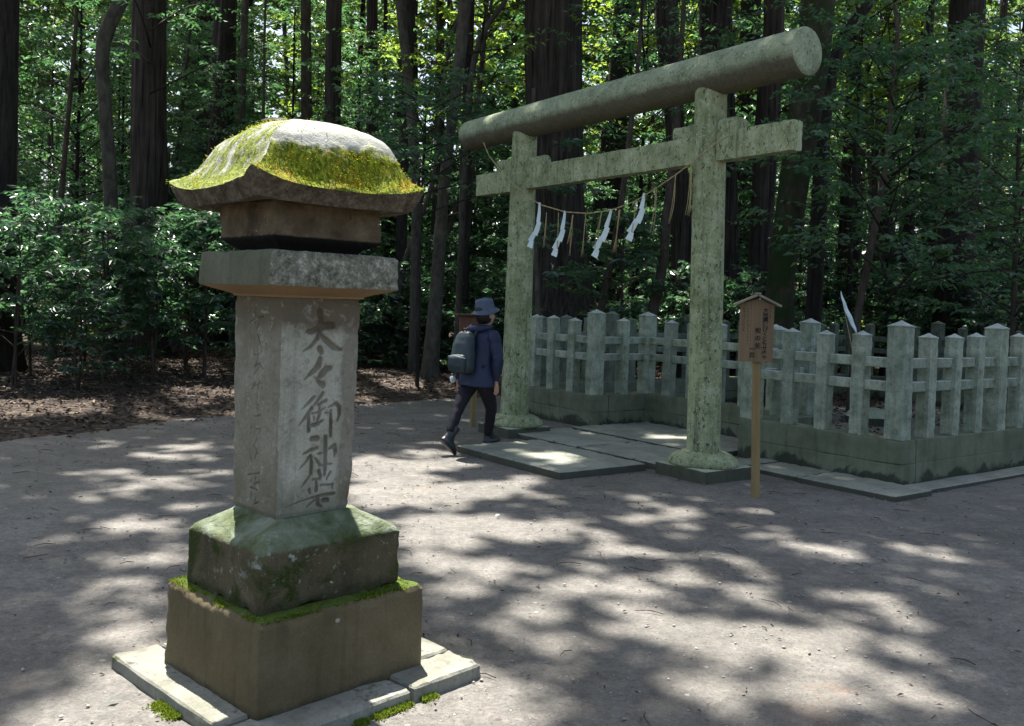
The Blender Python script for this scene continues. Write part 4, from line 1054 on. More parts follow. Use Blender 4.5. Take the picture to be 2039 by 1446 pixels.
# ------------------------------------------------------------------ wooden sign with little roof
MAT['sign_wood'] = plain('aged_sign_wood', (.135, .092, .050), (.215, .150, .082), 14, .7, .3, .3, (1, 1, .08))
MAT['sign_post'] = plain('sign_post_wood', (.19, .135, .055), (.30, .22, .10), 18, .75, .3, .3, (1, 1, .08))
MAT['sign_roof'] = plain('sign_roof_board', (.15, .12, .09), (.26, .22, .17), 20, .75, .3, .3, (.2, 1, 1))
MAT['ink'] = plain('black_ink', (.012, .010, .008), (.02, .017, .014), 30, .6, 0, .2)
sign = thing('wooden_sign', 'wooden sign with small gabled roof and black brush writing, on a post before the fence', 'sign', (2.200, 7.72, 0), radians(-9))
V, Q, T = box_np(-.034, .034, -.028, .028, -.05, 1.60, .006)
me = mesh_np('signpost', V, [Q, T]); fix_normals(me)
so = obj('post', me, MAT['sign_post'], sign); so.rotation_euler = (0, radians(-1.6), 0)
SB = (-.050, -.046)
# board: vertical planks with a pointed top
for k, (a, b) in enumerate([(-.122, -.042), (-.0405, .040), (.0415, .122)]):
    def top(x): return 1.60 + .045 * (1 - abs(x) / .122)
    xs = [a, (a + b) / 2, b] if k == 1 else [a, b]
    pr = [(a, 1.158), (b, 1.158)] + [(x, top(x)) for x in xs[::-1]]
    n = len(pr)
    V = np.array([(x, -.014, z) for x, z in pr] + [(x, .014, z) for x, z in pr])
    me = mesh_np('board_plank', V, [np.arange(n)[None], (np.arange(n)[::-1] + n)[None], np.array([[i, i + n, (i + 1) % n + n, (i + 1) % n] for i in range(n)])])
    fix_normals(me)
    obj('board_plank', me, MAT['sign_wood'], sign, (SB[0], SB[1] + .001 * (k == 1), 0))
for s in (-1, 1):
    L, ang = .205, radians(24)
    V, Q, T = box_np(0, L, -.075, .062, 0, .017, .003)
    c, sn = cos(ang), sin(ang)
    x, z = V[:, 0].copy(), V[:, 2].copy()
    V[:, 0] = s * (x * c + z * sn); V[:, 2] = 1.667 - x * sn + z * c
    me = mesh_np('roof_board', V, [Q, T]); fix_normals(me)
    obj('roof_board', me, MAT['sign_roof'], sign, (SB[0], SB[1], 0))
V, Q, T = box_np(-.02, .02, -.078, .064, 1.676, 1.692, .004)
me = mesh_np('ridge_cap', V, [Q, T]); fix_normals(me)
obj('ridge_cap', me, MAT['sign_roof'], sign, (SB[0], SB[1], 0))
def text_col(txt, x, z, size, step):
    for i, ch in enumerate(txt):
        cu = bpy.data.curves.new('character', 'FONT')
        cu.body = ch; cu.size = size; cu.align_x = 'CENTER'; cu.align_y = 'CENTER'; cu.extrude = .0006; cu.offset = .0008; cu.resolution_u = 2
        tmp = bpy.data.objects.new('tmp', cu); COL.objects.link(tmp)
        dg = bpy.context.evaluated_depsgraph_get(); dg.update()
        me = bpy.data.meshes.new_from_object(tmp.evaluated_get(dg)); me.name = 'character'
        bpy.data.objects.remove(tmp); bpy.data.curves.remove(cu)
        o = obj('character', me, MAT['ink'], sign, (SB[0] + x + random.gauss(0, .001), SB[1] - .0152, z - i * step))
        o.rotation_euler = (radians(90), radians(random.gauss(0, 3)), 0)
text_col('大地震にびくともせぬや', .062, 1.556, .040, .0362)
text_col('松の花', .012, 1.40, .044, .060)
text_col('一茶', -.026, 1.255, .044, .048)
# faded small brush marks in two columns
for cx, z0, z1, n in ((-.062, 1.565, 1.30, 13), (-.094, 1.565, 1.40, 9), (.094, 1.575, 1.50, 5)):
    parts = []
    for i in range(n):
        z = z0 + (z1 - z0) * i / (n - 1)
        for _ in range(3):
            x, zz = cx + random.gauss(0, .004), z + random.gauss(0, .005)
            a = random.uniform(0, pi); L = random.uniform(.004, .008); wd = .0012
            dx, dz = cos(a) * L, sin(a) * L
            V, Q, T = box_np(-L, L, -.0006, .0006, -wd, wd, .0003)
            V2 = V.copy(); V2[:, 0] = x + V[:, 0] * cos(a) - V[:, 2] * sin(a); V2[:, 2] = zz + V[:, 0] * sin(a) + V[:, 2] * cos(a)
            parts.append((V2, [Q, T]))
    me = mesh_np('brush_marks', *join_np(parts)); fix_normals(me)
    tag(obj('brush_marks', me, plain('faded_ink', (.05, .03, .018), (.08, .05, .03), 30, .7, 0, .2), sign, (SB[0], SB[1] - .0148, 0)), kind='stuff')

for ch in sign.children:                       # the board is a little larger than first drawn
    if ch.name.split('.')[0] != 'post':
        ch.location.x = SB[0] + (ch.location.x - SB[0]) * 1.13
        ch.location.z = ch.location.z * 1.08 - .112
        ch.scale = (1.13, 1.08, 1) if ch.name.startswith('character') else (1.0, 1, 1.08) if ch.name.startswith('roof') else (1.13, 1, 1.08)
# a second notice board, mostly hidden behind the walker
MAT['notice'] = plain('dark_red_brown_board', (.10, .045, .028), (.16, .075, .045), 14, .65, .2, .3, (1, 1, .1))
nb = thing('notice_board', 'dark red brown notice board on a pale post behind the walking person', 'sign', (-.29, 11.6, 0), radians(25))
for nm, b, m in (('post', (-.032, .032, -.03, .03, -.05, 1.05), 'sign_post'), ('board', (-.235, .16, -.03, .0, 1.02, 1.385), 'notice'), ('roof_board', (-.29, .215, -.09, .06, 1.39, 1.412), 'notice')):
    V, Q, T = box_np(*b, .005); me = mesh_np(nm, V, [Q, T]); fix_normals(me)
    obj(nm, me, MAT[m], nb)

# long torn paper streamer inside the enclosure, tied to a thin bamboo wand
wand = thing('bamboo_wand', 'thin bamboo wand leaning inside the fence carrying a long torn white paper streamer', 'wand', (4.22, 10.9, 0))
obj('stem', tube('stem', [[.10, .1, -.02, .006], [0.02, .05, 1.0, .006], [-.20, 0, 1.84, .004]], 6), MAT['straw'], wand)
V = []
Q = resample([[-.20, -.01, 1.83, .006], [-.17, -.01, 1.72, .018], [-.12, -.015, 1.60, .026], [-.07, -.01, 1.50, .03], [-.03, -.02, 1.42, .022], [0.0, -.02, 1.34, .004]], .03)
for i, q in enumerate(Q):
    for s in (-1, 1): V.append([q[0] + q[3] * s, q[1] + .01 * sin(i * 1.1) + .008 * s, q[2] + .006 * s])
me = mesh_np('torn_paper', np.array(V), np.array([[2 * i, 2 * i + 1, 2 * i + 3, 2 * i + 2] for i in range(len(Q) - 1)]), True)
o = obj('torn_paper', me, MAT['paper'], wand); sd = o.modifiers.new('thickness', 'SOLIDIFY'); sd.thickness = .0015

# ------------------------------------------------------------------ the walking person
MAT['skin'] = plain('skin', (.42, .25, .17), (.50, .31, .22), 20, .55, .05, .35)
MAT['jacket'] = plain('dark_navy_shell', (.006, .012, .036), (.011, .020, .054), 9, .55, .12, .4)
MAT['trousers'] = plain('black_trousers', (.009, .009, .014), (.016, .015, .022), 20, .75, .1, .25)
MAT['boot'] = plain('black_leather', (.010, .011, .014), (.022, .024, .03), 18, .35, .1, .5)
MAT['hat'] = plain('slate_blue_cotton', (.068, .090, .125), (.10, .128, .168), 40, .85, .15, .2)
MAT['hair'] = plain('black_hair', (.008, .007, .008), (.016, .014, .014), 60, .5, .2, .4, (1, 1, .1))
MAT['pack'] = plain('dark_teal_nylon', (.011, .024, .027), (.020, .039, .043), 12, .5, .2, .5)
MAT['pack_dark'] = plain('black_webbing', (.012, .014, .018), (.02, .023, .028), 30, .6, .1, .3)
person = thing('person', 'person in dark navy jacket, black trousers and blue bucket hat walking toward the torii', 'person', (-.24, 9.56, 0), 0)
PF = np.array([.65, .76, 0]); PRt = np.array([.76, -.65, 0])
PO = np.array([-.24, 9.56, 0])
def L(p): return tuple(np.array(p, float) - PO)
def skin_mesh(name, verts, edges, radii, levels=2):
    me = bpy.data.meshes.new(name + '_cage')
    me.from_pydata([tuple(v) for v in verts], edges, [])
    o = bpy.data.objects.new(name + '_cage', me); COL.objects.link(o)
    sk = o.modifiers.new('skin', 'SKIN'); sk.use_smooth_shade = True
    ss = o.modifiers.new('sub', 'SUBSURF'); ss.levels = levels; ss.render_levels = levels
    for i, r in enumerate(radii):
        d = me.skin_vertices[0].data[i]
        d.radius = (r, r) if np.isscalar(r) else r
        d.use_root = (i == 0)
    dg = bpy.context.evaluated_depsgraph_get()
    res = bpy.data.meshes.new_from_object(o.evaluated_get(dg))
    res.name = name
    bpy.data.objects.remove(o); bpy.data.meshes.remove(me)
    for p in res.polygons: p.use_smooth = True
    return res
J = dict(pel=(-.205, 9.57, .80), waist=(-.20, 9.575, .98), chest=(-.195, 9.58, 1.12), neck=(-.188, 9.60, 1.285), head0=(-.165, 9.615, 1.36),
         shR=(-.055, 9.47, 1.225), shL=(-.335, 9.69, 1.215), elR=(-.004, 9.44, .975), wrR=(-.020, 9.50, .755), elL=(-.405, 9.68, .965), wrL=(-.418, 9.74, .745),
         hipR=(-.135, 9.52, .765), hipL=(-.275, 9.64, .755), kR=(-.052, 9.70, .455), aR=(-.085, 9.86, .105), tR=(.045, 9.98, .04), kL=(-.385, 9.47, .47), aL=(-.475, 9.32, .185), tL=(-.50, 9.30, .12))
vs, es, rs = [], [], []
def add(p, r, prev=None):
    vs.append(L(p)); rs.append(r)
    if prev is not None: es.append((prev, len(vs) - 1))
    return len(vs) - 1
A = {k: np.array(v) for k, v in J.items()}
i0 = add(A['pel'], .105); iw = add(A['waist'], .10, i0); ic = add(A['chest'], .105, iw); inb = add(A['neck'] - [0, 0, .03], .055, ic); ink = add(A['neck'] + [0.008, .006, .045], .048, inb)
for s in 'RL':
    a = add(A['sh' + s], .05, ic); b = add(A['el' + s], .038, a); c = add(A['wr' + s], .026, b)
    side = np.array([.76, -.65, 0]) * (1 if s == 'R' else -1)
    pm_ = A['wr' + s] + np.array([.012, .014, -.055]); d = add(pm_, (.034, .020), c)
    for q, (fo, ln) in enumerate([(.026, .062), (.009, .074), (-.008, .070), (-.024, .055)]):
        k1 = pm_ + PF * fo + np.array([0, 0, -.030])
        k2 = k1 + np.array([0, 0, -ln * .5]) + PF * .006
        k3 = k2 + np.array([0, 0, -ln * .42]) - side * .018
        f1 = add(k1, .0095, d); f2 = add(k2, .0088, f1); add(k3, .0075, f2)
    t1 = A['wr' + s] + PF * .030 + np.array([0, 0, -.035]); f1 = add(t1, .011, c); f2 = add(t1 + PF * .016 + np.array([0, 0, -.032]), .0095, f1); add(t1 + PF * .016 + np.array([0, 0, -.058]), .008, f2)
    h = add(A['hip' + s], .080, i0); k = add(A['k' + s], .05, h); an = add(A['a' + s], .036, k); add(A['t' + s], .03, an)
body = skin_mesh('body', vs, es, rs, 1)
# head: an egg with nose, brow, chin and ears, joined into the same body mesh
def head_np():
    n, mrows = 28, 22
    th = np.linspace(.02, pi - .02, mrows); ph = np.linspace(0, 2 * pi, n, endpoint=False)
    TH, PH = np.meshgrid(th, ph, indexing='ij')
    x = np.sin(TH) * np.cos(PH); y = np.sin(TH) * np.sin(PH); z = np.cos(TH)   # x = forward
    fr = np.clip(x, 0, 1)
    sx = .094 * (1 - .10 * np.clip(-z, 0, 1) * (x < 0)); sy = .074 * (1 - .22 * np.clip(-z - .1, 0, 1)); sz = .118
    X = x * sx; Y = y * sy; Z = z * sz
    nose = np.exp(-((y / .20) ** 2)) * np.exp(-(((z + .16) / .20) ** 2)) * (x > 0)
    X += .026 * nose
    eye = np.exp(-(((abs(y) - .38) / .16) ** 2)) * np.exp(-(((z - .05) / .12) ** 2)) * (x > 0); X -= .010 * eye
    mouth = np.exp(-((y / .30) ** 2)) * np.exp(-(((z + .50) / .08) ** 2)) * (x > 0); X += .006 * mouth
    chin = np.exp(-((y / .35) ** 2)) * np.exp(-(((z + .85) / .16) ** 2)) * (x > 0); X += .020 * chin
    ear = np.exp(-(((abs(y) - .98) / .12) ** 2)) * np.exp(-((x / .18) ** 2)) * np.exp(-((z / .22) ** 2)); Y += np.sign(y) * .018 * ear
    P = np.stack([X, Y, Z], -1).reshape(-1, 3)
    return P, [grid_faces(n, mrows, True)[:, ::-1]]
HC = np.array([-.140, 9.63, 1.425])
HD = np.array([.80, .60, 0]); HD /= np.linalg.norm(HD); HS = np.array([-HD[1], HD[0], 0])
HP, HF = head_np()
HP = HC + HP[:, :1] * HD + HP[:, 1:2] * HS + HP[:, 2:] * np.array([0, 0, 1]) - PO
bv = getco(body)
bf = [[], []]
for p in body.polygons:
    bf[0 if len(p.vertices) == 4 else 1].append(list(p.vertices))
V, F = join_np([(bv, [np.array(a) for a in bf if len(a)]), (HP, HF)])
obj('body', mesh_np('body', V, F, True), MAT['skin'], person)
def oval_loft(name, rings, fdir, n=40, wr=0.0, seed=0, cap=True):
    """rings: (centre xyz, half width sideways, half depth along fdir)"""
    fd = np.array(fdir); sd_ = np.array([fd[1], -fd[0], 0])
    a = np.linspace(0, 2 * pi, n, endpoint=False)
    R = np.array([[*c, w, d] for c, w, d in rings])
    k = np.linspace(0, len(R) - 1, (len(R) - 1) * 5 + 1)
    R = np.stack([np.interp(k, np.arange(len(R)), R[:, j]) for j in range(5)], 1)
    for _ in range(2): R[1:-1] = .25 * R[:-2] + .5 * R[1:-1] + .25 * R[2:]
    V = R[:, None, :3] + R[:, None, 3:4] * np.cos(a)[None, :, None] * sd_ + R[:, None, 4:5] * np.sin(a)[None, :, None] * fd
    V = V.reshape(-1, 3) - PO
    F = [grid_faces(n, len(R), True)]
    if cap: F += [np.arange(n)[::-1][None], ((len(R) - 1) * n + np.arange(n))[None]]
    me = mesh_np(name, V, F, True); fix_normals(me)
    if wr:
        q = getco(me); N = vnormals(me)
        setco(me, q + N * (wr * (vnoise(q * [1, 1, .7], 11, seed, 3) + .5 * vnoise(q * [1.4, 1.4, .5], 22, seed + 1, 2)))[:, None])
    return me
c = lambda f, r, z, b=(-.20, 9.575): (b[0] + PF[0] * f + PRt[0] * r, b[1] + PF[1] * f + PRt[1] * r, z)
jk = oval_loft('jacket', [(c(.035, 0, 1.325), .062, .066), (c(.025, 0, 1.305), .075, .08), (c(.015, 0, 1.275), .125, .092), (c(.01, 0, 1.235), .175, .108), (c(.005, 0, 1.15), .19, .122), (c(0, 0, 1.0), .186, .128), (c(-.01, 0, .88), .186, .135), (c(-.02, 0, .78), .20, .148), (c(-.025, 0, .70), .212, .158), (c(-.025, 0, .695), .200, .148), (c(-.02, 0, .74), .18, .13)], PF, 44, .017, 71)
parts = [(getco(jk), [np.array([list(p.vertices) for p in jk.polygons if len(p.vertices) == 4])])]
for s in 'RL':
    sl = [A['sh' + s] + np.array([0, 0, .012]) - (PRt if s == 'R' else -PRt) * .03, A['sh' + s] + np.array([0, 0, -.01]), A['sh' + s] * .5 + A['el' + s] * .5, A['el' + s], A['el' + s] * .45 + A['wr' + s] * .55, A['wr' + s] + np.array([0, 0, .03]), A['wr' + s] + np.array([0, 0, .0])]
    rr = [.060, .075, .066, .060, .054, .047, .040]
    Q = resample(np.array([[*p, r] for p, r in zip(sl, rr)]), .018)
    Vt, Ft = tube_np(Q, 20, False)
    Vt = Vt - PO
    nrm_ = Vt - (Q[:, :3] - PO)[np.repeat(np.arange(len(Q)), 20)]
    Vt = Vt + nrm_ * (.24 * vnoise(Vt * [1, 1, 1.6], 17, 73, 3))[:, None]
    parts.append((Vt, Ft))
# hood lying on the shoulders
Q = np.array([[*c(.07, -.075, 1.30), .026], [*c(-.02, -.095, 1.295), .034], [*c(-.085, -.05, 1.285), .042], [*c(-.10, 0, 1.275), .046], [*c(-.085, .05, 1.285), .042], [*c(-.02, .095, 1.295), .034], [*c(.07, .075, 1.30), .026]])
Vt, Ft = tube_np(resample(Q, .02), 14); parts.append((Vt - PO, Ft))
V, F = join_np(parts)
obj('jacket', mesh_np('jacket', V, F, True), MAT['jacket'], person)
V0 = [L(A['pel'] + [0, 0, .06]), L(A['pel'] - [0, 0, .03])]; E0 = [(0, 1)]; R0 = [(.155, .12), (.15, .12)]
for s in 'RL':
    b0 = len(V0)
    hip, kn, an = A['hip' + s], A['k' + s], A['a' + s]
    V0 += [L(hip - [0, 0, .03]), L(hip * .5 + kn * .5), L(kn), L(kn * .5 + an * .5), L(an + (kn - an) * .08)]
    R0 += [.100, .086, .066, .056, .050]
    E0 += [(1, b0)] + [(b0 + i, b0 + i + 1) for i in range(4)]
tm = skin_mesh('trousers', V0, E0, R0, 2)
q = getco(tm); N = vnormals(tm); setco(tm, q + N * (.010 * vnoise(q * [1, 1, 1.4], 15, 75, 3))[:, None])
obj('trousers', tm, MAT['trousers'], person)
def boot(an, toe, up):
    an, toe = np.array(an), np.array(toe)
    d = toe - an; d = d - up * (d @ up); d /= np.linalg.norm(d); sd_ = np.cross(d, up)
    heel = an - up * .085
    rings = []
    for dz, back, front, w in [(0, .055, .185, .046), (.006, .062, .192, .052), (.024, .062, .192, .052), (.028, .056, .184, .047), (.05, .055, .165, .045), (.07, .052, .12, .043), (.09, .050, .075, .042), (.13, .050, .050, .045), (.20, .056, .054, .052), (.215, .056, .054, .052)]:
        a = np.linspace(0, 2 * pi, 28, endpoint=False)
        fw = np.where(np.cos(a) > 0, front, back) * np.cos(a)
        rings.append(heel + up * dz + fw[:, None] * d + (w * np.sin(a))[:, None] * sd_)
    V = np.concatenate(rings) - PO
    me = mesh_np('boot', V, [grid_faces(28, len(rings), True), np.arange(28)[::-1][None], ((len(rings) - 1) * 28 + np.arange(28))[None]], True)
    fix_normals(me)
    return me
obj('boot', boot((-.08, 9.855, .148), (.05, 9.99, .03), np.array([0, 0, 1.0])), MAT['boot'], person)
upL = np.array([.30, .52, .80]); upL /= np.linalg.norm(upL)
obj('boot', boot((-.475, 9.33, .185), (-.535, 9.26, .02), np.array([.52, .50, .70]) / np.linalg.norm([.52, .50, .70])), MAT['boot'], person)
# hair and bucket hat
tilt = np.array([-.16, -.14, 1.0]); tilt /= np.linalg.norm(tilt)
def hat_ring(h, r, sx=1.0, wav=0.0):
    a = np.linspace(0, 2 * pi, 40, endpoint=False)
    fd = HD - tilt * (HD @ tilt); fd /= np.linalg.norm(fd); sd_ = np.cross(tilt, fd)
    p = HC + np.array([-.006, -.004, .02]) + tilt * (h + wav * np.cos(2 * a + .6))[:, None] + r * sx * 1.06 * np.cos(a)[:, None] * fd + r * .92 * np.sin(a)[:, None] * sd_
    return p - PO
hr = [(.028, .150, .010), (.024, .148, .010), (.05, .118, .005), (.068, .104, 0), (.074, .101, 0), (.10, .099, 0), (.145, .093, 0), (.162, .084, 0), (.170, .060, 0), (.168, .02, 0)]
V = np.concatenate([hat_ring(h - .012, r, 1, w) for h, r, w in hr])
me = mesh_np('bucket_hat', V, [grid_faces(40, len(hr), True), ((len(hr) - 1) * 40 + np.arange(40))[None]], True); fix_normals(me)
q = getco(me); N = vnormals(me); setco(me, q + N * (.004 * vnoise(q, 18, 77, 2))[:, None])
ho = obj('bucket_hat', me, MAT['hat'], person)
sd = ho.modifiers.new('thickness', 'SOLIDIFY'); sd.thickness = .003
V = np.concatenate([hat_ring(h, r) for h, r in [(-.105, .050), (-.095, .068), (-.06, .084), (0, .093), (.05, .094), (.08, .08)]])
keep = V @ HD < 1e9
hm = mesh_np('hair', V - np.array(HD) * .022, [grid_faces(40, 6, True)], True); fix_normals(hm)
obj('hair', hm, MAT['hair'], person)
# backpack
pack = thing('backpack', 'dark teal nylon backpack on the walking person with front pocket and black straps', 'backpack', tuple(PO), 0)
BD = -PF
def pack_loft(name, rings, n=48, seed=0, wr=.006):
    a = np.linspace(0, 2 * pi, n, endpoint=False)
    ca, sa = np.cos(a), np.sin(a)
    ex = lambda v: np.sign(v) * abs(v) ** .55
    R = np.array(rings)
    k = np.linspace(0, len(R) - 1, (len(R) - 1) * 4 + 1)
    R = np.stack([np.interp(k, np.arange(len(R)), R[:, j]) for j in range(5)], 1)
    V = []
    for bx, r_, z, w, d in R:
        cc = np.array([-.20, 9.575, 0]) + BD * bx + PRt * r_ + [0, 0, z]
        V.append(cc + (w * .90 * ex(ca))[:, None] * PRt + (d * .9 * ex(sa))[:, None] * BD)
    V = np.concatenate(V) - PO
    me = mesh_np(name, V, [grid_faces(n, len(R), True), np.arange(n)[::-1][None], ((len(R) - 1) * n + np.arange(n))[None]], True); fix_normals(me)
    q = getco(me); N = vnormals(me); setco(me, q + N * (wr * (vnoise(q, 13, seed, 3) + .6 * vnoise(q * [1, 1, 2], 26, seed + 1, 2)))[:, None])
    return me
obj('pack_body', pack_loft('pack_body', [(.20, -.03, .828, .09, .04), (.205, -.03, .835, .125, .07), (.215, -.03, .88, .148, .085), (.215, -.03, 1.0, .148, .085), (.20, -.03, 1.12, .135, .078), (.185, -.03, 1.20, .115, .066), (.175, -.03, 1.245, .085, .05), (.17, -.03, 1.26, .04, .025)], seed=81), MAT['pack'], pack)
obj('pocket', pack_loft('pocket', [(.285, -.03, .845, .09, .02), (.292, -.03, .85, .115, .035), (.30, -.03, .90, .125, .045), (.298, -.03, .985, .12, .042), (.29, -.03, 1.015, .10, .03), (.285, -.03, 1.02, .06, .015)], seed=83), MAT['pack'], pack)
for s in (-1, 1):
    Q = np.array([[*(np.array([-.20, 9.575, 0]) + BD * b + PRt * (r_ * s - .015) + [0, 0, z]), .014] for b, r_, z in [(.15, .07, 1.20), (.10, .075, 1.285), (.02, .085, 1.318), (-.08, .10, 1.275), (-.135, .115, 1.18), (-.13, .135, 1.05), (-.04, .19, .95), (.10, .155, .90)]])
    obj('shoulder_strap', mesh_np('shoulder_strap', *((lambda v: (v[0] - PO, v[1]))(tube_np(resample(Q, .02), 10))), smooth=True), MAT['pack_dark'], pack)
Q = np.array([[*(np.array([-.20, 9.575, 0]) + BD * b + PRt * r_ + [0, 0, z]), .007] for b, r_, z in [(.19, -.06, 1.245), (.205, -.05, 1.285), (.205, -.01, 1.285), (.19, 0, 1.245)]])
obj('grab_handle', mesh_np('grab_handle', *((lambda v: (v[0] - PO, v[1]))(tube_np(resample(Q, .01), 8))), smooth=True), MAT['pack_dark'], pack)
Q = np.array([[*(np.array([-.20, 9.575, 0]) + BD * b + PRt * r_ + [0, 0, z]), .0045] for b, r_, z in [(.305, -.15, .985), (.333, -.12, 1.0), (.338, -.03, 1.008), (.333, .06, 1.0), (.305, .09, .985)]])
obj('zip', mesh_np('zip', *((lambda v: (v[0] - PO, v[1]))(tube_np(resample(Q, .01), 6))), smooth=True), plain('pale_zip', (.20, .24, .26), (.30, .34, .36), 40, .5), pack)
# white folded cloth held in the far hand
q = loft_square('folded_cloth', [(.014, .010, -.04, .008), (.026, .018, -.024, .012), (.030, .022, .008, .014), (.022, .016, .028, .010)], .012, 85, .008, 0)
tag(obj('folded_cloth', q, MAT['paper'], None, (-.470, 9.70, .742), .4), 'small white folded cloth in the far hand of the walking person', 'cloth')

# ------------------------------------------------------------------ leaves
def leaves_np(C, D, Nn, Ls, Wd, tint, fold=.18, quad=True):
    """C base points, D axis (unit), Nn face normal (unit) -> V, [tris], attrs"""
    S = np.cross(D, Nn); S /= np.linalg.norm(S, axis=1, keepdims=True) + 1e-9
    L_, W_ = Ls[:, None], Wd[:, None]
    mid = C + D * L_ * .46
    V = np.stack([C, mid + S * W_ * .5 + Nn * W_ * fold, C + D * L_ - Nn * L_ * .10, mid - S * W_ * .5 + Nn * W_ * fold], 1).reshape(-1, 3)
    k = np.arange(len(C))[:, None] * 4
    F = np.concatenate([k + [[0, 1, 2]], k + [[0, 2, 3]]])
    return V, F, np.repeat(tint, 4)

def unit(v): return v / (np.linalg.norm(v, axis=-1, keepdims=True) + 1e-9)

def spray_leaves(twigs, per, L, W, flat=.75, spread=.9, tint=(.45, .18), seed=0, droop=.25):
    """twigs: (M,6) start xyz and end xyz; leaves set alternately along the outer part of each twig"""
    r = np.random.default_rng(seed)
    M_ = len(twigs)
    a, b = twigs[:, :3], twigs[:, 3:]
    ti = np.repeat(np.arange(M_), per)
    t = np.tile(np.linspace(.25, 1.0, per), M_) + r.normal(0, .04, M_ * per)
    ax = unit(b - a)[ti]
    C = a[ti] + (b - a)[ti] * t[:, None]
    up = np.tile([0, 0, 1.0], (len(ti), 1))
    side = unit(np.cross(ax, up)) * np.where(np.tile(np.arange(per) % 2, M_) == 0, 1, -1)[:, None]
    D = unit(ax * .55 + side * spread + r.normal(0, .28, (len(ti), 3)) + [0, 0, -droop])
    N = unit(up * flat + r.normal(0, .55, (len(ti), 3)))
    N = unit(N - D * (N * D).sum(1, keepdims=True))
    n = len(ti)
    Ls = L * r.uniform(.65, 1.25, n); Ws = W * r.uniform(.75, 1.2, n)
    tn = np.clip(r.normal(tint[0], tint[1], n), 0, 1)
    return C, D, N, Ls, Ws, tn

def crown_variant(name, seed, h0, h1, rad, nlimb, ntwig, per, L, W, mat, stem=True, yellow=.0, tint=(.45, .2), top=1.0, layered=.5):
    """a leafy crown from height h0 to h1: returns (leaf mesh, limb mesh) with thin limbs"""
    r = np.random.default_rng(seed)
    twigs, limbs = [], []
    for i in range(nlimb):
        z = h0 + (h1 - h0) * ((i + r.uniform(0, 1)) / nlimb) ** .9
        k = (z - h0) / max(h1 - h0, .01)
        R = rad * (1 - .55 * k ** 2 * top) * r.uniform(.55, 1.12)
        az = i * 2.4 + r.uniform(-.5, .5)
        d = np.array([cos(az), sin(az), r.uniform(-.05, .45)])
        P0 = np.array([0, 0, z - R * .22]); P1 = np.array([0, 0, z]) + d * R
        pm_ = (P0 + P1) / 2 + [0, 0, .10 * R] + r.normal(0, .05 * R, 3)
        limbs.append(resample([[*P0, .007 * R + .004], [*pm_, .0045 * R + .003], [*P1, .001 * R + .0015]], R / 5))
        for j in range(ntwig):
            t = r.uniform(.30, 1.0)
            base = P0 * (1 - t) ** 2 + 2 * pm_ * t * (1 - t) + P1 * t * t
            ang = az + r.normal(0, 1.0)
            ln = rad * r.uniform(.16, .38)
            e = base + np.array([cos(ang) * ln, sin(ang) * ln, r.normal(.02, .16) * ln + r.normal(0, .05)])
            twigs.append([*base, *e])
    twigs = np.array(twigs)
    C, D, N, Ls, Ws, tn = spray_leaves(twigs, per, L, W, seed=seed + 1, tint=tint)
    if yellow: tn = np.where(np.random.default_rng(seed + 2).uniform(0, 1, len(tn)) < yellow, np.random.default_rng(seed + 3).uniform(.97, 1.0, len(tn)), np.minimum(tn, .88))
    V, F, A_ = leaves_np(C, D, N, Ls, Ws, tn)
    lm = mesh_np(name, V, F, False, {'tint': A_}); lm.materials.append(mat)
    parts = [tube_np(l, 5) for l in limbs]
    for a in twigs[::2]:
        m = (a[:3] + a[3:]) / 2 + [0, 0, .01]
        parts.append(tube_np([[*a[:3], .0035], [*m, .0028], [*a[3:], .0015]], 3, False))
    sm = mesh_np('limbs', *join_np(parts), smooth=True)
    return lm, sm

ROOF_MOSS()

# ------------------------------------------------------------------ trunks
def cedar_ridge(seed, amp=.07, k=7):
    def f(P, a):
        z = P[:, 2][:, None]
        q = np.stack(np.broadcast_arrays(np.cos(a)[None] * k, np.sin(a)[None] * k, z * .45), -1).reshape(-1, 3)
        n = vnoise(q, 1.0, seed, 3).reshape(len(P), len(a))
        flare = np.exp(-np.clip(z, 0, 9) / .7)
        q2 = np.stack(np.broadcast_arrays(np.cos(a)[None] * 1.3, np.sin(a)[None] * 1.3, z * .05), -1).reshape(-1, 3)
        n2 = vnoise(q2, 1.0, seed + 3, 2).reshape(len(P), len(a))
        return 1 + amp * n + .05 * n2 + flare * (.30 + .28 * n2)
    return f
def trunk_points(pts, top=22.0):
    """pts listed from the lowest seen point upward; extend to the ground and to the tree's top"""
    P = [np.array(p, float) for p in pts]
    if P[0][2] > P[-1][2]: P = P[::-1]
    g = floor_height(P[0][0], P[0][1]) - .15
    if P[0][2] > g:
        d = P[1] - P[0]; s = (P[0][2] - g) / max(d[2], .3); s = min(s, 2.5)
        b = P[0].copy(); b[:2] -= d[:2] * min(s, 1.0) * .6; b[2] = g; b[3] *= 1.05
        P = [b] + P
    d = P[-1] - P[-2]; d[:3] = d[:3] / max(d[2], .2)
    z0, r0 = P[-1][2], P[-1][3]
    for k in (.35, .7, 1.0):
        z = z0 + (top - z0) * k
        q = P[-1].copy(); q[0] = P[-1][0] + d[0] * (z - P[-1][2]) * .5 * (1 - k * .6); q[1] += RNG.normal(0, .15); q[2] = z; q[3] = max(.03, r0 * (1 - .62 * k))
        P.append(q)
    return np.array(P)

TREES = []         # (x, y) of crown centres with the tree object
def make_trunk(root, pts, mat, n=20, step=.25, top=22.0, amp=.05, k=6, seed=0):
    Q = trunk_points(pts, top)
    R = resample(Q, step)
    base = R[0, :3].copy(); base[2] = 0
    R2 = R.copy(); R2[:, :3] -= base
    root.location = tuple(base)
    obj('trunk', tube('trunk', R2, n, True, cedar_ridge(seed, amp, k)), MAT[mat], root)
    return R

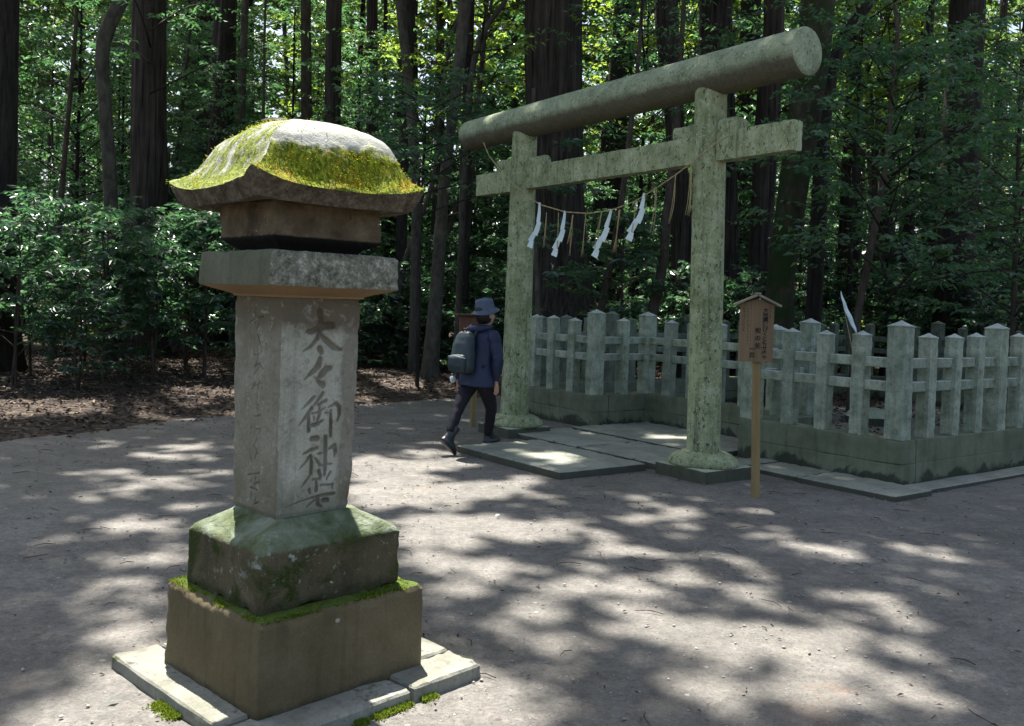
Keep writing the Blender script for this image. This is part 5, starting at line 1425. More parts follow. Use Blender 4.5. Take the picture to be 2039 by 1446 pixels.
INFO = {  # key: (object name, label, category, bark, n, amp, k, top)
'pale_curved': ('curved_tree', 'pale grey tree with a crooked trunk at the left edge of the forest', 'tree', 'bark_grey', 20, .05, 3, 15),
'dark_cedar_left': ('cedar_tree', 'thick straight dark cedar trunk rising above the bushes behind the monument', 'tree', 'bark_cedar', 64, .06, 9, 27),
'thin_a': ('slender_tree', 'thin dark far tree just right of the thick cedar left of the monument roof', 'tree', 'bark_dark', 10, .04, 3, 20),
'thin_b': ('slender_tree', 'thin dark straight tree left of the mossy pole tree above the roof stone', 'tree', 'bark_dark', 10, .04, 3, 20),
'mossy_pole': ('pole_tree', 'straight olive brown pole-like tree rising above the left slope of the roof stone', 'tree', 'bark_grey', 14, .04, 3, 22),
'thin_c': ('slender_tree', 'thin dark tree standing close to the right of the olive pole tree', 'tree', 'bark_dark', 10, .04, 3, 20),
'dark_d': ('slender_tree', 'short looking dark trunk left of the olive pole tree, low over the roof stone', 'tree', 'bark_dark', 10, .04, 3, 18),
'dark_e': ('slender_tree', 'narrow dark trunk between the short dark trunk and the olive pole tree', 'tree', 'bark_dark', 10, .04, 3, 18),
'brown_pole': ('pole_tree', 'dark brown straight trunk above the crown of the monument roof', 'tree', 'bark_brown', 18, .05, 4, 24),
'thin_f': ('slender_tree', 'thin leaning grey trunk above the left side of the roof crown', 'tree', 'bark_grey', 10, .04, 3, 18),
'dark_pole': ('cedar_tree', 'dark straight cedar trunk above the right half of the monument roof', 'tree', 'bark_cedar', 32, .06, 6, 25),
'dark_pole_b': ('cedar_tree', 'slim dark cedar trunk to the right of the monument roof crown', 'tree', 'bark_cedar', 24, .06, 5, 24),
'thin_g': ('slender_tree', 'thin trunk between the slim cedar and the forked tree', 'tree', 'bark_dark', 10, .04, 3, 20),
'forked': ('forked_tree', 'grey leaning tree whose trunk meets a dark one in a V left of the torii', 'tree', 'bark_grey', 18, .04, 3, 20),
'dark_fork': ('dark_tree', 'dark trunk crossing the grey leaning tree left of the torii', 'tree', 'bark_dark', 20, .05, 4, 22),
'thin_h': ('slender_tree', 'thin dark trunk between the forked tree and the bent grey tree', 'tree', 'bark_dark', 10, .04, 3, 20),
'thin_i': ('slender_tree', 'thin far trunk just left of the bent grey tree', 'tree', 'bark_dark', 10, .04, 3, 20),
'grey_bent': ('bent_tree', 'grey bent tree reaching the ground behind the walking person', 'tree', 'bark_grey', 20, .05, 3, 17),
'behind_left_post': ('dark_tree', 'dark trunk under the far end of the torii lintel', 'tree', 'bark_dark', 18, .05, 4, 20),
'branchy': ('branching_tree', 'thin tree spreading a long slanting branch up to the great cedar', 'tree', 'bark_grey', 12, .04, 3, 10),
'great_cedar': ('great_cedar', 'huge dark furrowed cedar trunk seen through the torii', 'tree', 'bark_cedar', 120, .055, 17, 30),
'cedar_m': ('cedar_tree', 'dark cedar trunk just left of the near torii post', 'tree', 'bark_cedar', 48, .06, 8, 28),
'cedar_r': ('cedar_tree', 'broad dark cedar trunk directly behind the near torii post', 'tree', 'bark_cedar', 56, .06, 9, 28),
'cedar_rr': ('cedar_tree', 'dark cedar trunk under the near end of the torii lintel', 'tree', 'bark_cedar', 44, .06, 8, 28),
'mossy_giant': ('mossy_tree', 'leaning mossy green trunk behind the wooden sign', 'tree', 'bark_moss', 40, .06, 3, 20),
'leaning_snag': ('leaning_tree', 'slanting dark bough beside the near end of the torii lintel', 'tree', 'bark_dark', 18, .06, 3, 10),
'brown_sapling': ('brown_sapling', 'thin brown leaning sapling in front of the forest above the right fence', 'sapling', 'bark_brown', 12, .04, 3, 6.2),
'dark_right': ('dark_tree', 'dark leaning trunk right of the thin brown sapling', 'tree', 'bark_dark', 18, .05, 4, 22),
'thin_j': ('slender_tree', 'dark narrow trunk near the far right of the forest', 'tree', 'bark_dark', 12, .04, 3, 20),
'curved_a': ('curved_sapling', 'thin curved trunk leaning right between the paper streamers', 'sapling', 'bark_brown', 12, .04, 3, 9),
'curved_b': ('curved_sapling', 'pale brown swaying trunk left of the near torii post', 'sapling', 'bark_brown', 14, .05, 3, 9),
'slim_c': ('slim_sapling', 'slim pale stem standing beside the far torii post', 'sapling', 'bark_grey', 10, .04, 3, 5),
}
canopy_roots = []
for i, (key, pts) in enumerate(TRUNKS.items()):
    nm, lab, cat, bark, n, amp, k, top = INFO[key]
    root = thing(nm, lab, cat)
    R = make_trunk(root, pts, bark, n, .12 if n >= 40 else .25, top, amp, k, 400 + i)
    canopy_roots.append((root, R[-1], key, top))
# trees outside the picture whose crowns roof the clearing
OFF = [(-8.5, 15.5, .38), (-7.5, 24, .35), (9.6, 19.5, .42), (-10, 8, .34), (12.5, 12.0, .38), (6.8, 26.0, .35), (-3.2, 27.5, .32), (13, 22, .4), (2.6, 24.5, .36)]
for i, (x, y, r_) in enumerate(OFF):
    root = thing('tall_tree', 'tall dark tree at the side of the clearing whose crown roofs the path', 'tree', group='tall trees round the clearing')
    pts = [[x, y, .2, r_], [x + RNG.normal(0, .1), y, 3, r_ * .92], [x + RNG.normal(0, .2), y, 8, r_ * .85]]
    R = make_trunk(root, pts, 'bark_dark', 24, .4, 28, .06, 5, 460 + i)
    canopy_roots.append((root, R[-1], 'off', 28))

# ------------------------------------------------------------------ high canopy: leaf sprays shared out among the tall trees
tall = [(r, p) for r, p, k, t in canopy_roots if t >= 20]
tx = np.array([[r.location[0] * .5 + p[0] * .5, r.location[1] * .5 + p[1] * .5] for r, p in tall])
LITA = np.array(LIT)
def lit_test(gx_, gy_, grow, rnd):
    m = np.zeros(len(gx_), bool)
    for cx, cy_, rx, ry, keep in LITA:
        m |= (((gx_ - cx) / (rx + grow)) ** 2 + ((gy_ - cy_) / (ry + grow)) ** 2 < 1) & (rnd > keep)
    return m
r = np.random.default_rng(99)
# (a) over the open earth: unseen, dense, gaps cut along the sun rays to light the LIT patches
NA = 105000
z = r.uniform(15.5, 20.0, NA)
g = np.stack([r.uniform(-9.5, 10.5, NA), r.uniform(-.5, 17.5, NA)], 1)
gp = np.stack([g[:, 0], g[:, 1], np.zeros(NA)], 1)
fd_ = forest_dist(g[:, 0], g[:, 1])
ok = ~lit_test(g[:, 0], g[:, 1], .08, r.uniform(0, 1, NA))
hole = vnoise(gp, 1.5, 501, 3)
ok &= ~((hole > .36) & ((g[:, 1] > 9) & (g[:, 0] < 0)))
ok &= ~((fd_ > .8) & (vnoise(gp, 1.1, 504, 3) > np.where(g[:, 0] < 0, -.34, -.25)))
pa = np.stack([g[:, 0] - SHX * z, g[:, 1] - SHY * z, z], 1)[ok]
# (b) over the forest: open clumps
NB = 40000
z = r.uniform(14.0, 25.0, NB)
g = np.stack([r.uniform(-32, 32, NB), r.uniform(17.5, 52, NB)], 1)
gp = np.stack([g[:, 0], g[:, 1], np.zeros(NB)], 1)
ok = vnoise(gp, .75, 502, 3) + .3 * vnoise(gp, 2.2, 503, 2) < .0
pb = np.stack([g[:, 0] - SHX * z, g[:, 1] - SHY * z, z], 1)[ok]
pc = np.concatenate([pa, pb]); isa = np.arange(len(pc)) < len(pa)
own = np.concatenate([np.argmin(((c_[:, None, :2] - tx[None]) ** 2).sum(2), 1) for c_ in np.array_split(pc, 12)])
for i, (root, _) in enumerate(tall):
    q = pc[own == i]
    if len(q) < 5: continue
    n = len(q)
    D = unit(r.normal(0, 1, (n, 3)) * [1, 1, .35]); N = unit(np.array([0, 0, 1.0]) + r.normal(0, .35, (n, 3)) + SUNV * .6); N = unit(N - D * (N * D).sum(1, keepdims=True))
    sz = np.where(isa[own == i], .58, 1.0)
    V, F, A_ = leaves_np(q - np.array(root.location), D, N, sz * r.uniform(.30, .50, n), sz * r.uniform(.22, .34, n), np.clip(r.normal(.5, .2, n), 0, 1))
    obj('crown', mesh_np('crown', V, F, False, {'tint': A_}), MAT['leaf_canopy'], root)
    bp = []
    ax0 = np.array([tx[i][0] - root.location[0], tx[i][1] - root.location[1], 0])
    ql = q - np.array(root.location)
    ql = ql[(np.hypot(ql[:, 0] - ax0[0], ql[:, 1] - ax0[1]) < 5.0) & (ql[:, 2] > 14)]
    for _ in range(min(10, len(ql))):
        e = ql[r.integers(len(ql))]
        s0 = ax0 + [0, 0, e[2] * r.uniform(.78, .9)]
        bp.append(tube_np(resample([[*s0, .09], [*((s0 + e) / 2 + [0, 0, .5]), .06], [*e, .02]], 1.0), 6))
    if not bp: continue
    obj('limbs', mesh_np('limbs', *join_np(bp), smooth=True), MAT['bark_dark'], root)

# small-leaved crowns on the saplings seen in the frame
def sapling_crown(idx, seed, h0, h1, rad, shift=(0, 0), mat='leaf_mid', L=.12, W=.055, nl=16, nt=7, per=9, yellow=.0, tint=(.4, .2)):
    root, top, key, t = canopy_roots[idx]
    lm, sm = crown_variant('crown', seed, h0, h1, rad, nl, nt, per, L, W, MAT[mat], yellow=yellow, tint=tint)
    o = obj('crown', lm, None, root, (shift[0], shift[1], 0)); obj('limbs', sm, MAT['bark_dark'], root, (shift[0], shift[1], 0))
KEYS = [k for _, _, k, _ in canopy_roots]
def kidx(k): return KEYS.index(k)
sapling_crown(kidx('brown_sapling'), 601, 1.9, 5.8, 2.3, (.45, 0), 'leaf_mid', .14, .062, 44, 9, 10)
sapling_crown(kidx('curved_a'), 602, 4.4, 8.5, 1.9, (.7, 0), 'leaf_mid', .11, .05, 18, 7, 9)
sapling_crown(kidx('curved_b'), 603, 4.0, 8.5, 2.0, (.6, 0), 'leaf_mid', .11, .05, 18, 7, 9)
sapling_crown(kidx('slim_c'), 604, 1.9, 4.8, .9, (0, 0), 'leaf_dark', .16, .07, 12, 5, 8)
sapling_crown(kidx('branchy'), 605, 5.0, 10.0, 2.4, (.3, 0), 'leaf_light', .13, .07, 18, 7, 9)
sapling_crown(kidx('leaning_snag'), 606, 5.5, 10.0, 2.2, (.8, 0), 'leaf_mid', .12, .06, 16, 7, 9)
sapling_crown(kidx('grey_bent'), 607, 6.5, 12.0, 2.6, (.5, 0), 'leaf_mid', .13, .06, 18, 8, 9)
sapling_crown(kidx('pale_curved'), 608, 5.5, 12.0, 2.6, (.6, 0), 'leaf_mid', .13, .06, 18, 8, 9)

# ------------------------------------------------------------------ shrubs and small trees: a few grown once, then copied
def make_plant(name, label, cat, group, seed, h0, h1, rad, nl, nt, per, L, W, mat, stem_r, yellow=0.0, tint=(.45, .2), stems=1, bark='bark_brown'):
    root = thing(name, label, cat, group=group)
    lm, sm = crown_variant('foliage', seed, h0, h1, rad, nl, nt, per, L, W, MAT[mat], yellow=yellow, tint=tint)
    obj('foliage', lm, None, root)
    rr = np.random.default_rng(seed + 9)
    parts = [tube_np(sm_l, 6) for sm_l in [resample([[rr.normal(0, .05) * s, rr.normal(0, .05) * s, -.15, stem_r], [rr.normal(0, .04), rr.normal(0, .04), h1 * .4, stem_r * .85], [rr.normal(0, .06), rr.normal(0, .06), h1 * .95, stem_r * .3]], .2) for s in range(stems)]]
    mm = mesh_np('stem', *join_np(parts), smooth=True)
    obj('stem', mm, MAT[bark], root)
    obj('twigs', sm, MAT[bark], root)
    return root
PARK = (0, 0, -50)
SH = [make_plant('broadleaf_shrub', 's', 'shrub', 'g', 700 + i, h0, h1, rd, nl, nt, per, L_, W_, m, .022, yl, ti, 2) for i, (h0, h1, rd, nl, nt, per, L_, W_, m, yl, ti) in enumerate([
    (.35, 1.9, .85, 22, 8, 9, .125, .056, 'leaf_dark', .022, (.45, .24)),
    (.55, 2.4, .95, 24, 8, 9, .13, .058, 'leaf_dark', .03, (.45, .24)),
    (.15, 1.15, .75, 18, 8, 9, .115, .050, 'leaf_dark', .0, (.45, .22)),
    (.10, .8, .60, 16, 7, 9, .105, .045, 'leaf_light', .0, (.5, .22))])]
UT = [make_plant('understorey_tree', 's', 'small tree', 'g', 720 + i, h0, h1, rd, nl, nt, per, L_, W_, m, sr, 0, ti, 1, 'bark_dark') for i, (h0, h1, rd, nl, nt, per, L_, W_, m, sr, ti) in enumerate([
    (1.3, 5.5, 1.7, 34, 9, 10, .14, .062, 'leaf_mid', .04, (.42, .2)),
    (2.0, 7.5, 2.0, 38, 9, 10, .15, .066, 'leaf_mid', .05, (.42, .22)),
    (1.0, 4.2, 1.5, 30, 8, 10, .13, .058, 'leaf_dark', .035, (.45, .22)),
    (3.5, 9.5, 2.4, 36, 9, 10, .16, .078, 'leaf_mid', .06, (.55, .25))])]
DT = []
for i, (top, r_, bark) in enumerate([(24, .17, 'bark_dark'), (22, .12, 'bark_grey'), (26, .24, 'bark_cedar'), (20, .10, 'bark_dark')]):
    root = thing('forest_tree', 's', 'tree', group='g')
    P = [[0, 0, -.2, r_ * 1.1], [RNG.normal(0, .1), 0, 4, r_], [RNG.normal(0, .5), 0, 11, r_ * .8], [RNG.normal(0, .8), 0, top, .03]]
    obj('trunk', tube('trunk', resample(P, .6), 14, True, cedar_ridge(740 + i, .05, 4)), MAT[bark], root)
    lm, sm = crown_variant('crown', 750 + i, 8.0 if i % 2 else 9.5, top, 3.4, 30, 9, 8, .34, .20, MAT['leaf_canopy'], tint=(.5, .22))
    obj('crown', lm, None, root); obj('limbs', sm, MAT[bark], root)
    DT.append(root)
# two trees with layered leaf sprays that stand out in the picture
t_ = make_plant('layered_tree', 'small tree with flat layered sprays of pale glinting leaves left of the torii lintel', 'small tree', None, 790, 3.3, 5.2, 1.9, 26, 9, 10, .14, .062, 'leaf_dark', .04, 0, (.5, .2), 1, 'bark_dark')
t_.location = (-1.35, 15.6, floor_height(-1.35, 15.6))
t_ = make_plant('dense_tree', 'dense small evergreen tree at the right edge beyond the fence', 'small tree', None, 791, 1.6, 6.2, 2.2, 44, 9, 10, .14, .062, 'leaf_mid', .05, 0, (.45, .22), 1, 'bark_brown')
t_.location = (8.3, 14.9, 0.0)
# young broadleaf trees whose fresh leaves glow against the light
for i, (x, y, h0, h1, rd, lab) in enumerate([(-1.9, 24.5, 6.8, 11.5, 2.0, 'tree with glowing fresh green leaves high above the forked grey tree'), (3.3, 25.5, 5.2, 10.5, 2.4, 'tree with glowing fresh green leaves right of the great cedar'),
        (6.3, 27.0, 6.5, 12.0, 2.3, 'tree with glowing fresh green leaves between the two broad cedars behind the near post'), (-5.6, 27.5, 4.5, 9.5, 2.0, 'tree with glowing fresh leaves behind the olive pole tree'), (9.6, 24.0, 5.5, 10.0, 2.2, 'tree with glowing fresh green leaves behind the slanting bough')]):
    t_ = make_plant('fresh_green_tree', lab, 'tree', None, 795 + i, h0, h1, rd, 34, 9, 9, .17, .10, 'leaf_light', .09, 0, (.6, .25), 1, 'bark_grey')
    t_.location = (x, y, floor_height(x, y))
used = set()
PLACED = []
def place(proto, x, y, s, label, group, z=None, cat=None, rz=None):
    rz = RNG.uniform(0, 2 * pi) if rz is None else rz
    zz = floor_height(x, y) if z is None else z
    sc = (s * RNG.uniform(.9, 1.1), s * RNG.uniform(.9, 1.1), s)
    if proto.name not in used:
        used.add(proto.name)
        proto.location = (x, y, zz); proto.rotation_euler = (0, 0, rz); proto.scale = sc; proto['label'] = label; proto['group'] = group
        o = proto
    else:
        o = copy_tree(proto, (x, y, zz), rz, sc, label, group)
    PLACED.append((o, label, group, x, y))
    return o
def in_enclosure(x, y, m=.4):
    px, py = x - TR[0], y - TR[1]
    t = px * TU[0] + py * TU[1]; w = px * TV[0] + py * TV[1]
    return tA2 - m < t < tD + m and w0 - m < w < wb + m
# bushes at the left, in front of the forest
G1 = 'dark glossy bushes along the left edge of the litter'
L1 = 'dark glossy broadleaf bush standing in the leaf litter left of the monument'
for x, y, k, s in [(-6.9, 13.2, 1, 1.05), (-7.9, 12.0, 0, 1.1), (-6.2, 14.4, 1, 1.1), (-5.6, 14.9, 0, 1.15), (-5.0, 15.6, 1, 1.15), (-6.6, 16.2, 1, 1.2), (-4.4, 16.3, 0, 1.2), (-5.8, 17.2, 1, 1.25), (-7.6, 15.0, 1, 1.2), (-8.6, 13.6, 1, 1.2), (-3.9, 17.4, 2, 1.2), (-7.9, 17.6, 1, 1.3), (-9.4, 12.2, 1, 1.2), (-6.0, 13.2, 0, .85)]:
    place(SH[k], x, y, s, L1, G1)
G2 = 'dark bushes behind the walking person'
L2 = 'dark broadleaf bush at the back of the litter between monument and torii'
for x, y, k, s in [(-3.0, 19.6, 2, 1.2), (-2.4, 20.2, 0, 1.1), (-1.8, 19.8, 2, 1.1), (-1.2, 20.4, 0, 1.15), (-2.9, 21.2, 1, 1.2), (-.7, 19.6, 2, 1.1), (-.3, 20.6, 0, 1.15), (.4, 20.2, 0, 1.1), (-1.7, 22.0, 1, 1.25), (.2, 22.0, 1, 1.25), (-.9, 23.5, 1, 1.3), (-3.8, 20.5, 1, 1.2), (-4.6, 19.2, 0, 1.2)]:
    place(SH[k], x, y, s, L2, G2)
G3 = 'bushes behind the stone fence'
L3 = 'leafy green bush growing just behind the stone fence'
for i in range(46):
    for _ in range(30):
        x = RNG.uniform(1.0, 16.0); y = RNG.uniform(13.0, 24.5)
        if not in_enclosure(x, y, .8) and forest_dist(x, y) > -.2 and abs(x / y) < .72: break
    place(SH[i % 4], x, y, RNG.uniform(.95, 1.4), L3, G3)
GR = 'bushes beyond the right side of the fence'
for i in range(22):
    for _ in range(60):
        x = RNG.uniform(6.0, 15.0); y = RNG.uniform(9.5, 17.0)
        px, py = x - TR[0], y - TR[1]; t = px * TU[0] + py * TU[1]; w = px * TV[0] + py * TV[1]
        if t > tD + 1.6 and w > 5.0: break
    place(SH[i % 3], x, y, RNG.uniform(1.0, 1.4), 'leafy bush outside the right hand return of the stone fence', GR)
G4 = 'small evergreen trees of the understorey'
L4 = 'small evergreen tree with layered dark leaves among the forest trunks'
n4 = 0
thick = [(r.location[0], r.location[1]) for r, _, k, _ in canopy_roots if k in ('dark_cedar_left', 'great_cedar', 'cedar_m', 'cedar_r', 'cedar_rr', 'mossy_giant')]
tk = [(r.location[0], r.location[1]) for r, *_ in canopy_roots]
while n4 < 118:
    y = 15.5 + 34 * RNG.uniform(0, 1) ** 1.3
    x = RNG.uniform(-.68, .72) * y
    if in_enclosure(x, y, 1.6) or forest_dist(x, y) < 2.2: continue
    if x < -1.5 and y < 20.5: continue
    if any(abs(x - a * y / b) < 1.25 * y / 16 + .5 and y < b for a, b in thick): continue
    place(UT[int(RNG.integers(0, 4))], x, y, RNG.uniform(.8, 1.25), L4, G4); n4 += 1
G5 = 'forest trees standing deep in the wood'
L5 = 'slender forest tree standing deep in the wood behind the torii'
n5 = 0
while n5 < 120:
    y = 24 + 55 * RNG.uniform(0, 1) ** 1.1
    x = RNG.uniform(-.72, .75) * y
    if x < -2 and y < 29: continue
    place(DT[int(RNG.integers(0, 4))], x, y, RNG.uniform(.8, 1.15), L5, G5); n5 += 1
# slim crooked stems among the big trunks
G7 = 'slim crooked trees between the cedars'
ST = []
for i in range(4):
    root = thing('slim_tree', 's', 'tree', group=G7)
    lean, bend = RNG.uniform(-.16, .16), RNG.uniform(-.5, .5)
    P = [[0, 0, -.2, .075], [bend * .3, 0, 2.2, .065], [bend * .1 + lean * 4.5, .1, 4.5, .055], [bend * .9 + lean * 7.5, .2, 7.5, .042], [lean * 11, 0, 11, .02]]
    obj('trunk', tube('trunk', resample(P, .3), 10, True, cedar_ridge(770 + i, .06, 3)), MAT['bark_grey' if i % 2 else 'bark_brown'], root)
    for _ in range(5):
        z = RNG.uniform(3, 9); k = z / 11; x0 = lean * z + bend * .5 * sin(k * 3); a = RNG.uniform(0, 2 * pi); L_ = RNG.uniform(.6, 1.8)
        obj('limb', tube('limb', resample([[x0, .1, z, .02], [x0 + cos(a) * L_ * .5, sin(a) * L_ * .5, z + .25 * L_, .014], [x0 + cos(a) * L_, sin(a) * L_, z + .35 * L_, .005]], .2), 5), MAT['bark_dark'], root)
    ST.append(root)
n7 = 0
while n7 < 26:
    y = RNG.uniform(17.5, 34); x = RNG.uniform(-.56, .56) * y
    if in_enclosure(x, y, .6) or forest_dist(x, y) < 1.8: continue
    if any(abs(x / y - a / b) * y < .5 and y < b for a, b in thick): continue
    place(ST[n7 % 4], x, y, RNG.uniform(.8, 1.15), 'slim crooked tree', G7); n7 += 1
# low shrubs on the far forest floor
G6 = 'low bushes scattered between the trunks'
n6 = 0
while n6 < 70:
    y = RNG.uniform(19, 42); x = RNG.uniform(-.65, .7) * y
    if in_enclosure(x, y, 1.2) or forest_dist(x, y) < 2.5: continue
    place(SH[int(RNG.integers(0, 4))], x, y, RNG.uniform(1.1, 1.9), 'low bush on the shaded floor between the forest trunks', G6); n6 += 1

# ferns by the litter edge
def fern(seed):
    r_ = np.random.default_rng(seed)
    Cs, Ds, Ns, Ls, Ws, Ts = [], [], [], [], [], []
    for k in range(13):
        az = k * 2.4 + r_.uniform(-.3, .3); ln = r_.uniform(.35, .6)
        for t in np.linspace(.15, 1, 16):
            p = np.array([cos(az) * ln * t, sin(az) * ln * t, .42 * ln * (2.2 * t - 1.7 * t * t) + .03])
            for s in (-1, 1):
                a2 = az + s * 1.25
                Cs.append(p); Ds.append([cos(a2), sin(a2), -.15]); Ns.append([0, 0, 1]); Ls.append(.16 * (1 - t * .8) * ln / .5); Ws.append(.035); Ts.append(r_.uniform(.5, .85))
    Ds = unit(np.array(Ds)); Ns = np.array(Ns, float); Ns = unit(Ns - Ds * (Ns * Ds).sum(1, keepdims=True))
    V, F, A_ = leaves_np(np.array(Cs), Ds, Ns, np.array(Ls), np.array(Ws), np.array(Ts))
    return mesh_np('fern', V, F, False, {'tint': A_})
fm = fern(5)
for i, (x, y, s) in enumerate([(-1.25, 19.2, 1.3), (-2.5, 19.3, 1.0), (-3.4, 18.9, .9)]):
    o = obj('fern', fm, MAT['leaf_mid' if i == 0 else 'leaf_dark'], None, (x, y, floor_height(x, y)), RNG.uniform(0, 6)); o.scale = (s, s, s)
    tag(o, ['bright spiky fern lit at the litter edge beside the notice board'] [0] if i == 0 else 'green fern at the foot of the dark bushes behind the litter', 'fern', None if i == 0 else 'ferns behind the litter')

# the far wood that closes the view
r = np.random.default_rng(321)
n = 42000
th = r.uniform(radians(-46), radians(46), n); dist = r.uniform(78, 96, n)
hz = 19 * r.uniform(0, 1, n) ** 1.25
q = np.stack([np.sin(th) * dist, np.cos(th) * dist, hz], 1)
cl = vnoise(q, .22, 801, 3)
q = q[cl > -.05]; n = len(q)
D = unit(r.normal(0, 1, (n, 3))); N = unit(r.normal(0, 1, (n, 3))); N = unit(N - D * (N * D).sum(1, keepdims=True))
V, F, A_ = leaves_np(q, D, N, r.uniform(.7, 1.5, n), r.uniform(.5, .9, n), np.clip(r.normal(.5, .25, n), 0, 1))
tag(obj('far_forest', mesh_np('far_forest', V, F, False, {'tint': A_}), MAT['leaf_mid']), 'far mass of sunlit green forest closing the view', 'forest', kind='stuff')

# ------------------------------------------------------------------ leaf litter and small things on the ground
LM = Mat('dead_leaves')
t = LM.attr('tint')
MAT['litter'] = LM.finish(LM.ramp(t, [(0, (.028, .019, .013)), (.4, (.075, .050, .034)), (.7, (.14, .098, .066)), (.9, (.26, .20, .14)), (1, (.42, .34, .20))]), .7, None, .35)
def flat_leaves(n, xy, L, z0=.012, tint=(.4, .25), seed=0, fl=None):
    r_ = np.random.default_rng(seed)
    D = unit(r_.normal(0, 1, (n, 3)) * [1, 1, .22]); N = unit(np.array([0, 0, 1.0]) + r_.normal(0, .35, (n, 3))); N = unit(N - D * (N * D).sum(1, keepdims=True))
    z = fl(xy) if fl is not None else np.zeros(n)
    C = np.stack([xy[:, 0], xy[:, 1], z + z0], 1)
    return leaves_np(C, D, N, L * r_.uniform(.6, 1.3, n), L * .45 * r_.uniform(.7, 1.2, n), np.clip(r_.normal(*tint, n), 0, 1), .25)
def floor_arr(xy):
    p = np.stack([xy[:, 0], xy[:, 1], np.zeros(len(xy))], 1)
    d = forest_dist(xy[:, 0], xy[:, 1]) + vnoise(p, .9, 11, 4) * .55
    return np.maximum(.0, np.clip(d, -.6, 1) * .09 + np.clip(d - 1, 0, 60) * .012 + np.clip(d, 0, 1) * (vnoise(p, 1.2, 12, 4) * .05 + vnoise(p, 9, 13, 2) * .012))
r = np.random.default_rng(77)
xy = np.stack([r.uniform(-10, 9, 90000), r.uniform(6.5, 24, 90000)], 1)
d = forest_dist(xy[:, 0], xy[:, 1]) + vnoise(np.stack([xy[:, 0], xy[:, 1], 0 * xy[:, 0]], 1), .9, 11, 4) * .55
pk = np.clip((d + .55) / .9, 0, 1) ** 2
xy = xy[(r.uniform(0, 1, len(xy)) < pk) & (np.abs(xy[:, 0] / xy[:, 1]) < .66)][:26000]
V, F, A_ = flat_leaves(len(xy), xy, .085, .012, (.36, .24), 78, floor_arr)
tag(obj('leaf_litter', mesh_np('leaf_litter', V, F, False, {'tint': A_}), MAT['litter']), 'brown fallen leaves covering the forest edge', 'leaf litter', kind='stuff')
# inside the enclosure
tt, ww = r.uniform(tA2 + .3, tD - .3, 2600), r.uniform(w0 + .3, wb - .3, 2600)
ok = ~((tt > tA - .3) & (tt < tC + .3) & (ww < w1 + .3))
xy = np.stack([TR[0] + TU[0] * tt + TV[0] * ww, TR[1] + TU[1] * tt + TV[1] * ww], 1)[ok]
V, F, A_ = flat_leaves(len(xy), xy, .08, .008, (.35, .25), 79)
tag(obj('enclosure_litter', mesh_np('enclosure_litter', V, F, False, {'tint': A_}), MAT['litter']), 'brown fallen leaves on the ground inside the stone fence', 'leaf litter', kind='stuff')
# scattered on the open earth
xy = np.stack([r.uniform(-5, 6.5, 2000), 2.4 + 10.5 * r.uniform(0, 1, 2000) ** .75], 1)
V, F, A_ = flat_leaves(len(xy), xy, .032, .006, (.42, .3), 80)
tag(obj('scattered_leaves', mesh_np('scattered_leaves', V, F, False, {'tint': A_}), MAT['litter']), 'small dry leaves scattered on the open earth', 'leaves', kind='stuff')
parts = []
for k in range(260):
    x, y = r.uniform(-4.5, 6), r.uniform(2.6, 11.5); a = r.uniform(0, 2 * pi); Lg = r.uniform(.03, .16)
    parts.append(tube_np([[x, y, .006, .0022], [x + cos(a) * Lg * .5, y + sin(a) * Lg * .5, .012, .0026], [x + cos(a + .25) * Lg, y + sin(a + .25) * Lg, .007, .0016]], 4))
tag(obj('fallen_twigs', mesh_np('fallen_twigs', *join_np(parts), smooth=True), plain('twig', (.03, .02, .016), (.08, .055, .04), 30)), 'small dark twigs fallen on the earth', 'twigs', kind='stuff')
# pebbles
parts = []
for k in range(900):
    x, y = r.uniform(-3.5, 4.5), 2.4 + 6 * r.uniform(0, 1) ** 1.5
    s = r.uniform(.003, .009)
    V, Q, T = box_np(-s, s, -s * .8, s * .8, -s * .5, s * .5, s * .45)
    a = r.uniform(0, pi); c_, s_ = cos(a), sin(a)
    V2 = np.stack([x + V[:, 0] * c_ - V[:, 1] * s_, y + V[:, 0] * s_ + V[:, 1] * c_, V[:, 2] + .003], 1)
    parts.append((V2, [Q, T]))
me = mesh_np('pebbles', *join_np(parts), smooth=True); fix_normals(me)
tag(obj('pebbles', me, plain('pebble', (.16, .14, .13), (.42, .39, .36), 14, .6)), 'tiny pale pebbles in the packed earth', 'pebbles', kind='stuff')
# moss strips along the slabs of the monument
def moss_strip(x0, y0, x1, y1, wdt, n, seed):
    r_ = np.random.default_rng(seed)
    t = r_.uniform(0, 1, n); o_ = abs(r_.normal(0, wdt, n))
    ang = math.atan2(y1 - y0, x1 - x0); nx, ny = sin(ang), -cos(ang)
    k = vnoise(np.stack([t * 6, 0 * t, 0 * t], 1), 1, seed, 2) > -.25
    t, o_ = t[k], o_[k]; n = len(t)
    C = np.stack([x0 + (x1 - x0) * t + nx * o_, y0 + (y1 - y0) * t + ny * o_, np.full(n, -.004)], 1)
    D = unit(np.array([0, 0, 1.0]) + r_.normal(0, .6, (n, 3))); N = unit(r_.normal(0, 1, (n, 3))); N = unit(N - D * (N * D).sum(1, keepdims=True))
    return leaves_np(C, D, N, r_.uniform(.010, .024, n), r_.uniform(.006, .011, n), np.clip(r_.normal(.5, .25, n), 0, 1))
def foot(x, y): return (MCX + .02 + x * SBX[0] - y * SBX[1], MCY + .004 + x * SBX[1] + y * SBX[0])
Vs, Fs, As, off = [], [], [], 0
